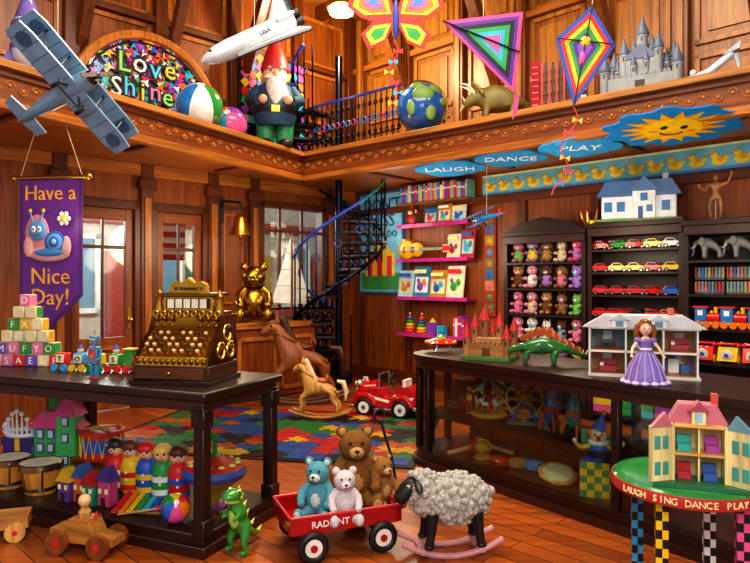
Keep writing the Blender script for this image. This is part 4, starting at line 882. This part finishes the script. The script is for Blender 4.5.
b.ext([((.25 if i%2 else .42)*cos(2*pi*i/32),(.24 if i%2 else .38)*sin(2*pi*i/32)) for i in range(32)],-.02,-.01,'d#f4b410','xy'); b.lathe([(.24,-.018),(.24,-.03)],'d#f8d428',n=28)
for s_ in(-1,1): b.sph((s_*.08,-.06,-.032),(.03,.045,.006),'#222222',n=10); b.sph((s_*.15,.03,-.032),(.04,.03,.004),'#f08a3a',n=10)
b.tube([(.1*cos(R(a)),.02+.09*sin(R(a)),-.034) for a in range(20,161,20)],.009,'#b83a1c',6); b.done((2.57,5.62,2.84),-12,(1,1,1),-7)
# banner
b=B('hanging_banner'); PU='#5a2478'
b.ext([(-.3,0),(.3,0),(.3,-1.02),(0,-1.3),(-.3,-1.02)],-.006,.006,PU); b.ext([(-.275,-.03),(.275,-.03),(.275,-1.0),(0,-1.26),(-.275,-1.0)],-.009,-.005,'#6a2e88'); b.cyl((-.36,0,0),(.36,0,0),.018,'m#c89a38')
b.text('Have a',.18,'#f4a83c',(0,-.014,-.14)); b.text('Nice',.2,'#f4a83c',(0,-.014,-.86)); b.text('Day!',.2,'#f4a83c',(0,-.014,-1.04))
b.sph((-.12,-.02,-.5),(.12,.012,.18),'#d88a94'); b.sph((-.0,-.024,-.66),(.2,.012,.07),'#e09aa0'); b.sph((.16,-.026,-.6),(.05,.014,.09),'#e8a8a8'); b.sph((-.2,-.026,-.6),(.05,.014,.09),'#e8a8a8')
for i,(q,c) in enumerate(((.1,'#3a6ac0'),(.075,'#6aa8e0'),(.05,'#3a6ac0'),(.025,'#8ac8f0'))): b.sph((.06,-.034-.006*i,-.56),(q,.008,q*.95),c)
b.sph((-.1,-.04,-.46),(.085,.014,.085),'#5a9ad8'); b.sph((0,-.034,-.65),(.14,.012,.035),'#4a88c8')
for x in(-.14,-.07): b.tube([(x,-.04,-.4),(x+(x+.1)*.8,-.04,-.3)],.006,'#5a9ad8',5); b.sph((x+(x+.1)*.8,-.04,-.29),(.018,.01,.018),'#f4c41c',n=8)
for x in(-.13,-.075): b.sph((x,-.055,-.45),(.022,.006,.028),'#ffffff',n=8); b.sph((x+.004,-.06,-.45),.009,'#111111',n=6)
b.tube([(-.13,-.055,-.495),(-.1,-.056,-.508),(-.07,-.055,-.495)],.004,'#a02030',5)
b.sph((.14,-.03,-.36),(.03,.01,.03),'#f4e04a')
for i in range(6): a=i*pi/3; b.sph((.14+.045*cos(a),-.026,-.36+.045*sin(a)),(.022,.008,.022),'#f4f4f4',n=6)
for s_ in(-1,1): b.cyl((s_*.3,0,.0),(s_*.12,0,.5),.004,'#c8b080',n=5); b.sph((s_*.36,0,0),.028,'m#c89a38')
b.done((-2.8,5.62,2.4),-10)

b=B('brass_bell'); b.lathe([(.12,0),(.105,.03),(.075,.1),(.065,.17),(.04,.2),(0,.21)],'m#d8a848'); b.sph((0,0,-.01),.022,'m#8a6a28'); b.tor((0,0,.23),.02,.006,'m#8a6a28','y',n=10); b.tube([(0,0,.25),(0,.0,.32),(0,.3,.36),(0,.36,.3)],.014,'#1c1c1c',8); b.bx(-.03,.03,.35,.37,.15,.4,'#1c1c1c'); b.done(WL(2.4,.5,2.08),45,1.3)
b=B('window_display_bench'); b.bx(-.7,.7,-.25,.25,.9,.98,HO); b.bx(-.67,.67,-.22,.25,0,.9,WM); frame(b,-.6,.0,.1,.8,WO,.05,-.25); frame(b,.05,.6,.1,.8,WO,.05,-.25); b.done(WL(1.95,.42),45)
teddy('bronze_bear_statue','#9a7428','#b88c38',WL(2.2,.5,.98),10,.85,'m')
b=B('model_sailboat'); b.ext([(-.26,.12),(.28,.14),(.2,.04),(-.16,.04)],-.05,.05,'s#7a3418'); b.bx(-.15,.15,-.035,.035,0,.04,'h#5a3418'); b.cyl((0,0,.13),(0,0,1.05),.012,'h#8a5828',n=8); b.ext([(-.01,.2),(-.01,1.02),(-.24,.22)],-.004,.004,'#f4f2ea'); b.ext([(.02,.95),(.02,.2),(.24,.2)],-.004,.004,'#dcd6c6')
for t in(.25,.5,.75): b.tube([(-.01-.23*t,-.006,1.02-.8*t),(-.01,-.006,1.02-.8*t)],.003,'#8a8478',4); b.tube([(.02+.22*t,-.006,.95-.75*t),(.02,-.006,.95-.75*t)],.003,'#8a8478',4)
b.cyl((-.25,0,.2),(.02,0,.2),.006,'h#c89858',n=6); b.done(WL(1.6,.5,.98),15,1.1)

# ------------------------------------------------------------ gallery objects
b=B('toy_space_rocket'); b.lathe([(.09,.12),(.16,.2),(.19,.34),(.19,.5),(.15,.66)],'s#e0e0ea',n=28); b.lathe([(.15,.66),(.1,.82),(.04,.96),(0,1.0)],'s#7a6ab4',n=28); b.lathe([(.19,.3),(.196,.33),(.19,.36)],'#7a6ab4',n=28); b.lathe([(.175,.57),(.18,.6),(.17,.63)],'#7a6ab4',n=28); b.cyl((0,0,1.0),(0,0,1.12),.006,'m#cccccc'); b.cyl((0,0,.05),(0,0,.13),.11,'#666680',.08)
for k in range(4): b.at((0,0,0),k*90+40); b.ext([(.12,.18),(.18,.34),(.29,.12),(.27,0),(.22,.1)],-.014,.014,'#6a5aa8')
b.at()
for a in(-90,-40,-140): b.sph((.18*cos(R(a)),.18*sin(R(a)),.46),(.04,.04,.04),'#5a9ad0',n=10)
b.done(LF(.925,.12),0,.72)
p=LF(.43,.16); stripeball('beach_ball',.26,['s#d02626','s#f0f0f0','s#ecb81c','s#2b7ac8','s#f0f0f0','s#2a9440'],(p[0],p[1],3.2),20,35)
p=LF(.29,.22); stripeball('play_ball',.2,['s#8a3fb0','s#f07c1e','s#35b0d8','s#e85a9c'],(p[0],p[1],3.2),0,60)
b=B('garden_gnome')
for s_ in(-1,1): b.sph((s_*.12,-.06,.06),(.1,.16,.07),'#2a1a12'); b.tube([(s_*.11,0,.08),(s_*.12,0,.35)],[.1,.12],'#2f8a5a',12)
b.lathe([(.22,.28),(.27,.4),(.27,.55),(.2,.78),(.12,.84)],'#2a4a68',n=24); b.lathe([(.275,.42),(.278,.48)],'#1a1210',n=24); b.bx(-.05,.05,-.29,-.26,.41,.49,'m#d8b048')
for s_ in(-1,1): b.tube([(s_*.2,0,.74),(s_*.3,-.08,.6),(s_*.2,-.24,.55)],[.08,.075,.06],'#2a4a68',10); b.sph((s_*.15,-.27,.56),.055,'#e8b088')
b.sph((0,-.03,.9),(.16,.15,.16),'#ecb48c'); b.sph((0,-.18,.9),.038,'#e89070')
b.skin([(0,-.13,.84,.13),(0,-.19,.72,.13),(0,-.23,.6,.09),(0,-.24,.48,.02)],[(0,1),(1,2),(2,3)],'k#e8e6e0',2)
for s_ in(-1,1): b.sph((s_*.065,-.17,.87),(.075,.03,.028),'k#e8e6e0',(0,s_*15,0)); b.sph((s_*.055,-.155,.945),.016,'#1a2a4a',n=8); b.sph((s_*.055,-.15,.985),(.04,.02,.014),'k#e8e6e0'); b.sph((s_*.16,0,.9),(.025,.03,.045),'#ecb48c')
b.lathe([(.175,.97),(.18,1.0),(.14,1.15),(.07,1.33),(.015,1.46),(0,1.47)],'#b82420',n=24); b.done(LF(.115,.1),10,1.04)
b=B('desk_globe'); b.lathe([(.16,0),(.15,.03),(.03,.05),(.025,.1),(0,.1)],'w#5a3018'); b.sph((0,0,.34),.26,'s#2560b0',n=28)
for (a,e,s1,s2) in((-100,20,.11,.09),(-60,35,.09,.06),(-80,-20,.06,.1),(-130,-10,.05,.09),(-40,5,.08,.05),(-120,45,.08,.05),(-20,-25,.05,.05)):
    x,y,z=.242*cos(R(e))*cos(R(a)),.242*cos(R(e))*sin(R(a)),.34+.242*sin(R(e)); b.sph((x,y,z),(s1,.035,s2),'#7aa050',(0,0,a+90),n=12)
b.tor((0,0,.34),.285,.012,'m#c89a38','y',-70,110,n=20); b.done(RF(.335,.3),10,1.15)
b=B('accordion'); b.bx(-.3,-.2,-.14,.14,0,.45,'s#a01828'); b.bx(.2,.3,-.14,.14,0,.45,'s#a01828')
for i in range(10): b.bx(-.19+i*.039,-.165+i*.039,-.13,.13,.02,.43,'#2a2028' if i%2 else '#a83438')
for i in range(12): b.bx(.235,.29,-.165,-.14,.02+i*.035,.048+i*.035,'#e4e0d4' if i%3 else '#181818')
for i in range(3):
    for j in range(7): b.sph((-.275+i*.022,-.145,.06+j*.055),.006,'#e8e4d8',n=5)
b.done(RF(.67,.24),-15,(.9,1,1.15))
b=B('toy_castle'); CG='#8c9296'; CR='#5c6880'
b.bx(-.42,.42,-.2,.2,0,.05,'#5a6a4a'); b.bx(-.36,.36,-.16,-.1,.05,.22,CG); b.bx(-.36,.36,.1,.16,.05,.25,CG); b.bx(-.2,.2,-.1,.12,.05,.42,CG)
for i in range(15): b.bx(-.36+i*.05,-.335+i*.05,-.16,-.13,.22,.25,CG)
for (x,y,h,r_) in((-.38,-.13,.32,.055),(.38,-.13,.32,.055),(-.32,.12,.42,.05),(.33,.12,.45,.05),(-.18,-.06,.5,.05),(.18,-.06,.52,.05),(0,.05,.72,.06),(-.1,.1,.58,.035),(.1,.08,.6,.035),(.06,-.1,.4,.03),(-.07,-.12,.36,.03),(-.26,0,.35,.035),(.26,0,.38,.035)):
    b.cyl((x,y,.03),(x,y,h),r_,CG,n=14); b.lathe([(r_*1.2,h-.02),(r_*1.3,h),(r_*.6,h+r_*1.7),(0,h+r_*3.6)],CR,(x,y,0),14); b.bx(x-.008,x+.008,y-r_-.003,y-r_+.01,h-.09,h-.05,'#2a3038'); b.tor((x,y,h-.03),r_*1.05,.008,'#c0c4c8',n=12,m=5)
b.ext([(-.2,.42),(.2,.42),(0,.58)],-.1,.1,CR); b.bx(-.05,.05,-.168,-.15,.05,.17,'#3a2818'); b.done(RF(.825,.24),-30,(.82,.82,.86))
b=B('glass_slipper'); GLS='s#b8ccd8'
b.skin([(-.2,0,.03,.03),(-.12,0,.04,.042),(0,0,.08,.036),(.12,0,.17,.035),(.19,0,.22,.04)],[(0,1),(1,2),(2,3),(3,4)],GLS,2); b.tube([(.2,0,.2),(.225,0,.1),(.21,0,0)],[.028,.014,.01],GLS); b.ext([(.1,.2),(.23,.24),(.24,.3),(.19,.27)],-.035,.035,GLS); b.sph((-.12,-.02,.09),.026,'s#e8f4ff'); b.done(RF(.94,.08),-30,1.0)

def biplane(name,c1,c2,loc,rz,rx,ry,sc,string,axes=None):
    b=B(name); b.lathe([(.05,-.42),(.085,-.36),(.09,-.2),(.075,.1),(.03,.45),(.01,.5)],c1,rot=(0,90,0),n=18); b.cyl((-.36,0,0),(-.44,0,0),.075,'m#555a60',.05,n=16); b.sph((-.46,0,0),.025,c2)
    b.box((-.465,0,0),(.01,.035,.4),'h#5a3a20',rot=(25,0,0))
    for z in(-.07,.17):
        b.ext([(-.28,-.62),(-.3,-.5),(-.3,.5),(-.28,.62),(-.12,.62),(-.09,.5),(-.09,-.5),(-.12,-.62)],z-.01,z+.01,c1,'xy')
        for k in range(11): b.box((-.2,-.55+k*.11,z),(.19,.006,.024),c2)
        for y in(-.5,.5): b.lathe([(.065,z+.011),(0,z+.014)],c2,(-.2,y,0),16); b.lathe([(.065,z-.014),(0,z-.015)],c2,(-.2,y,0),16)
    for y in(-.45,-.2,.2,.45):
        for x in(-.26,-.13): b.cyl((x,y,-.07),(x,y,.17),.008,'m#444a52',n=6)
    for y in(-.42,.22): b.cyl((-.2,y,-.07),(-.2,y+.22,.17),.004,'#888888',n=4)
    b.ext([(.36,-.2),(.34,0),(.36,.2),(.46,.18),(.48,0),(.46,-.18)],-.006,.012,c1,'xy'); b.ext([(.34,.02),(.46,.16),(.52,.14),(.5,0)],-.007,.007,c2)
    b.tor((-.0,0,.07),.05,.012,'#2a1810',n=14)
    for s_ in(-1,1): b.cyl((-.22,s_*.05,-.06),(-.25,s_*.13,-.2),.008,'m#444a52',n=6); b.cyl((-.25,s_*.12,-.21),(-.25,s_*.145,-.21),.055,'#1a1a1a',n=16); b.cyl((-.25,s_*.115,-.21),(-.25,s_*.15,-.21),.025,c2,n=10)
    b.cyl((-.25,-.13,-.21),(-.25,.13,-.21),.006,'m#444a52',n=5)
    o=b.done(loc,rz,sc,rx,ry,axes=axes)
    w=B('hanging_string'); w.cyl((0,0,0),(0,0,string),.003,'#c8c0b0',n=5); child(w.done((loc[0],loc[1],loc[2])),o); return o
X_=Vector((-.85,.35,-.3)).normalized(); Y_=Vector((-.62,-.45,.55)); Y_=(Y_-X_*Y_.dot(X_)).normalized(); Z_=X_.cross(Y_)
biplane('model_biplane','s#7698b4','s#3c5c80',(-2.0,4.1,2.66),0,0,0,.74,2.94,(X_,Y_,Z_))
biplane('model_biplane','s#3a8ad0','#d8322c',(1.22,7.1,2.2),-50,20,-6,.42,.6)
b=B('space_shuttle_model'); WS='s#c8ccd2'
b.lathe([(.005,-.6),(.045,-.56),(.085,-.45),(.1,-.3),(.1,.42),(.08,.46)],WS,rot=(0,90,0),n=20); b.ext([(-.25,-.08),(.1,-.2),(.42,-.42),(.46,-.42),(.46,.42),(.42,.42),(.1,.2),(-.25,.08)],-.085,-.06,WS,'xy'); b.ext([(-.26,-.085),(.1,-.21),(.42,-.43),(.47,-.43),(.47,.43),(.42,.43),(.1,.21),(-.26,.085)],-.098,-.084,'#30343a','xy')
b.ext([(.2,.08),(.38,.32),(.5,.32),(.46,.08)],-.012,.012,WS); b.bx(.43,.5,-.012,.012,.08,.3,'#30343a')
for (y,z) in((0,.05),(-.045,-.03),(.045,-.03)): b.lathe([(.025,.44),(.05,.54)],'#2a2c30',(0,y,z),12,rot=(0,90,0))
for s_ in(-1,1): b.sph((.36,s_*.08,.08),(.12,.035,.035),WS)
b.sph((-.46,0,.05),(.05,.055,.03),'#1a2028'); b.text('USA',.07,'#2a3a5a',(.1,-.103,.03)); o=b.done((-1.03,5.55,3.58),18,.84,22,-30)
b=B('hanging_string'); b.cyl((0,0,0),(0,0,1.9),.003,'#c8c0b0',n=5); child(b.done((-1.03,5.55,3.58)),o)
def tail(b,x,z,L,cols,amp=.04):
    pts=[(x+amp*sin(i*.8),0,z-L*i/14) for i in range(15)]; b.tube(pts,.006,'#d83a5a',5)
    for i in range(2,14,2): p=pts[i]; c=cols[i//2%len(cols)]; b.ext([(p[0],p[2]),(p[0]-.04,p[2]+.025),(p[0]-.04,p[2]-.025)],-.004,.004,c); b.ext([(p[0],p[2]),(p[0]+.04,p[2]+.025),(p[0]+.04,p[2]-.025)],-.004,.004,c)
b=B('butterfly_kite')
for s_ in(-1,1):
    def m(l): return [(s_*x,z) for x,z in l]
    b.ext(m([(0,0),(.06,.22),(.2,.32),(.36,.26),(.42,.1),(.3,0),(.12,-.06)]),-.004,.004,'#d82a24'); b.ext(m([(.04,.03),(.08,.2),(.2,.27),(.33,.22),(.37,.1),(.27,.02)]),-.007,.007,'#f4c41c'); b.ext(m([(.07,.05),(.12,.19),(.22,.23),(.31,.17),(.32,.09),(.22,.04)]),-.009,.009,'#e8702a'); b.ext(m([(.1,.08),(.15,.18),(.23,.19),(.28,.12),(.21,.07)]),-.011,.011,'#e85a9c'); b.ext(m([(.14,.1),(.17,.16),(.22,.16),(.24,.12)]),-.013,.013,'#2b7ad8')
    b.ext(m([(0,-.02),(.2,-.04),(.3,-.14),(.24,-.27),(.1,-.22)]),-.005,.005,'#d82a24'); b.ext(m([(.04,-.05),(.19,-.07),(.26,-.14),(.21,-.24),(.1,-.19)]),-.007,.007,'#f4c41c'); b.ext(m([(.08,-.08),(.18,-.1),(.22,-.15),(.18,-.2),(.11,-.16)]),-.009,.009,'#2d9a48'); b.tube([(0,0,.12),(s_*.05,0,.25),(s_*.1,0,.3)],.005,'#181818',5)
b.sph((0,0,-.02),(.03,.02,.17),'#2b3f94'); tail(b,-.02,-.2,.62,['#f4c41c','#e8342c','#35b0d8']); b.cyl((0,0,0),(.0,.0,2.0),.002,'#dddddd',n=4); b.done((.17,5.3,3.65),0,.95)
b=B('delta_kite')
ax,az=-.34,.26
Q=[(ax,az),(.33,.34),(.26,-.34)]
cx_=sum(p[0] for p in Q)/3; cz_=sum(p[1] for p in Q)/3
for k,(s_,c) in enumerate(((1,'#d84a8c'),(.86,'#5a2a90'),(.72,'#18182a'),(.56,'#2a9a50'),(.4,'#35a8c8'),(.24,'#e85a9c'))):
    b.ext([(cx_+(p[0]-cx_)*s_,cz_+(p[1]-cz_)*s_) for p in Q],-.004-.002*k,.004+.002*k,c)
b.tube([(ax,-.02,az),(.3,-.02,.0)],.008,'#181818',6); b.cyl((0,0,.1),(0,0,1.9),.002,'#dddddd',n=4); b.ext([(.26,-.34),(.3,-.34),(.28,-.5),(.24,-.56)],-.003,.003,'#d84a8c')
b.done((.9,5.4,3.4),0,1)
b=B('diamond_kite'); T=(0,.42);Lp=(-.24,.12);Rp=(.24,.12);Bt=(0,-.42)
cols=['#2b4fb4','#e8342c','#f4c41c','#2d9a48','#5a2a90','#8a4fc8']
for k in range(6):
    s_=1-.15*k; b.ext([(p[0]*s_,(p[1]-.06)*s_+.06) for p in(T,Lp,Bt,Rp)],-.004-.002*k,.004+.002*k,cols[k])
b.sph((0,0,.12),(.05,.03,.05),'#f4c41c'); b.sph((0,0,-.02),(.03,.03,.07),'#e85a9c')
b.tube([(0,-.02,.42),(0,-.02,-.42)],.006,'#181818',5); b.tube([(-.23,-.02,.12),(.23,-.02,.12)],.006,'#181818',5); tail(b,0,-.42,.75,['#2b8ad8','#f4c41c','#e8342c'],.05); b.cyl((0,0,.4),(0,0,1.75),.002,'#dddddd',n=4)
b.done((1.55,4.85,3.18),-10,.9,0,10)

# ------------------------------------------------------------ light, world, camera
def area(loc,rot,size,pw,col):
    l=bpy.data.lights.new('area_light','AREA'); l.size=size; l.energy=pw; l.color=col; o=bpy.data.objects.new('area_light',l); bpy.context.scene.collection.objects.link(o); o.location=loc; o.rotation_euler=[R(a) for a in rot]
def point(loc,pw,col=(1,.84,.6),r=.15):
    l=bpy.data.lights.new('lamp_or_fill_point','POINT'); l.energy=pw; l.color=col; l.shadow_soft_size=r; o=bpy.data.objects.new('lamp_or_fill_point',l); bpy.context.scene.collection.objects.link(o); o.location=loc  # ceiling lamp bulb and added fill points share this name
area((0,4.2,5.3),(0,0,0),3.2,290,(1,.88,.7)); area((.2,-.8,3.4),(62,0,0),2.4,155,(1,.93,.82))
for p,w in(((.5,7.7,1.9),30),((1.7,6.2,1.9),24),((-1.7,7.3,2.0),30),((-2.6,5.6,2.0),12),((2.3,5.2,1.95),12),((.15,9.0,2.2),12)): point(p,w,r=.3)  # added fill under the gallery and near the poster, no fixtures
point((-.43,8.3,4.7),160,(1,.86,.56)); point((1.9,5.5,4.9),36); point((-2.4,5.6,4.9),36)  # ceiling lamp's bulb first, then two upper points without fixtures
for bb in(.8,2.8,5): point(WL(bb,-2.6,2.6),165,(1,.98,.93),.4)  # added fill outdoors to brighten the street facade, no street lamps
w=bpy.data.worlds.new('w'); bpy.context.scene.world=w; w.use_nodes=True; w.node_tree.nodes['Background'].inputs[0].default_value=(.92,.94,1,1); w.node_tree.nodes['Background'].inputs[1].default_value=.58
cam=bpy.data.cameras.new('camera'); cam.lens=31.2; cam.sensor_width=36; co=bpy.data.objects.new('camera',cam); bpy.context.scene.collection.objects.link(co)
co.location=(0,0,1.5); co.rotation_euler=(R(90),0,0); bpy.context.scene.camera=co
vs_=bpy.context.scene.view_settings; vs_.view_transform='Standard'
for lk in('Medium High Contrast','Standard - Medium High Contrast'):
    try: vs_.look=lk; break
    except Exception: pass
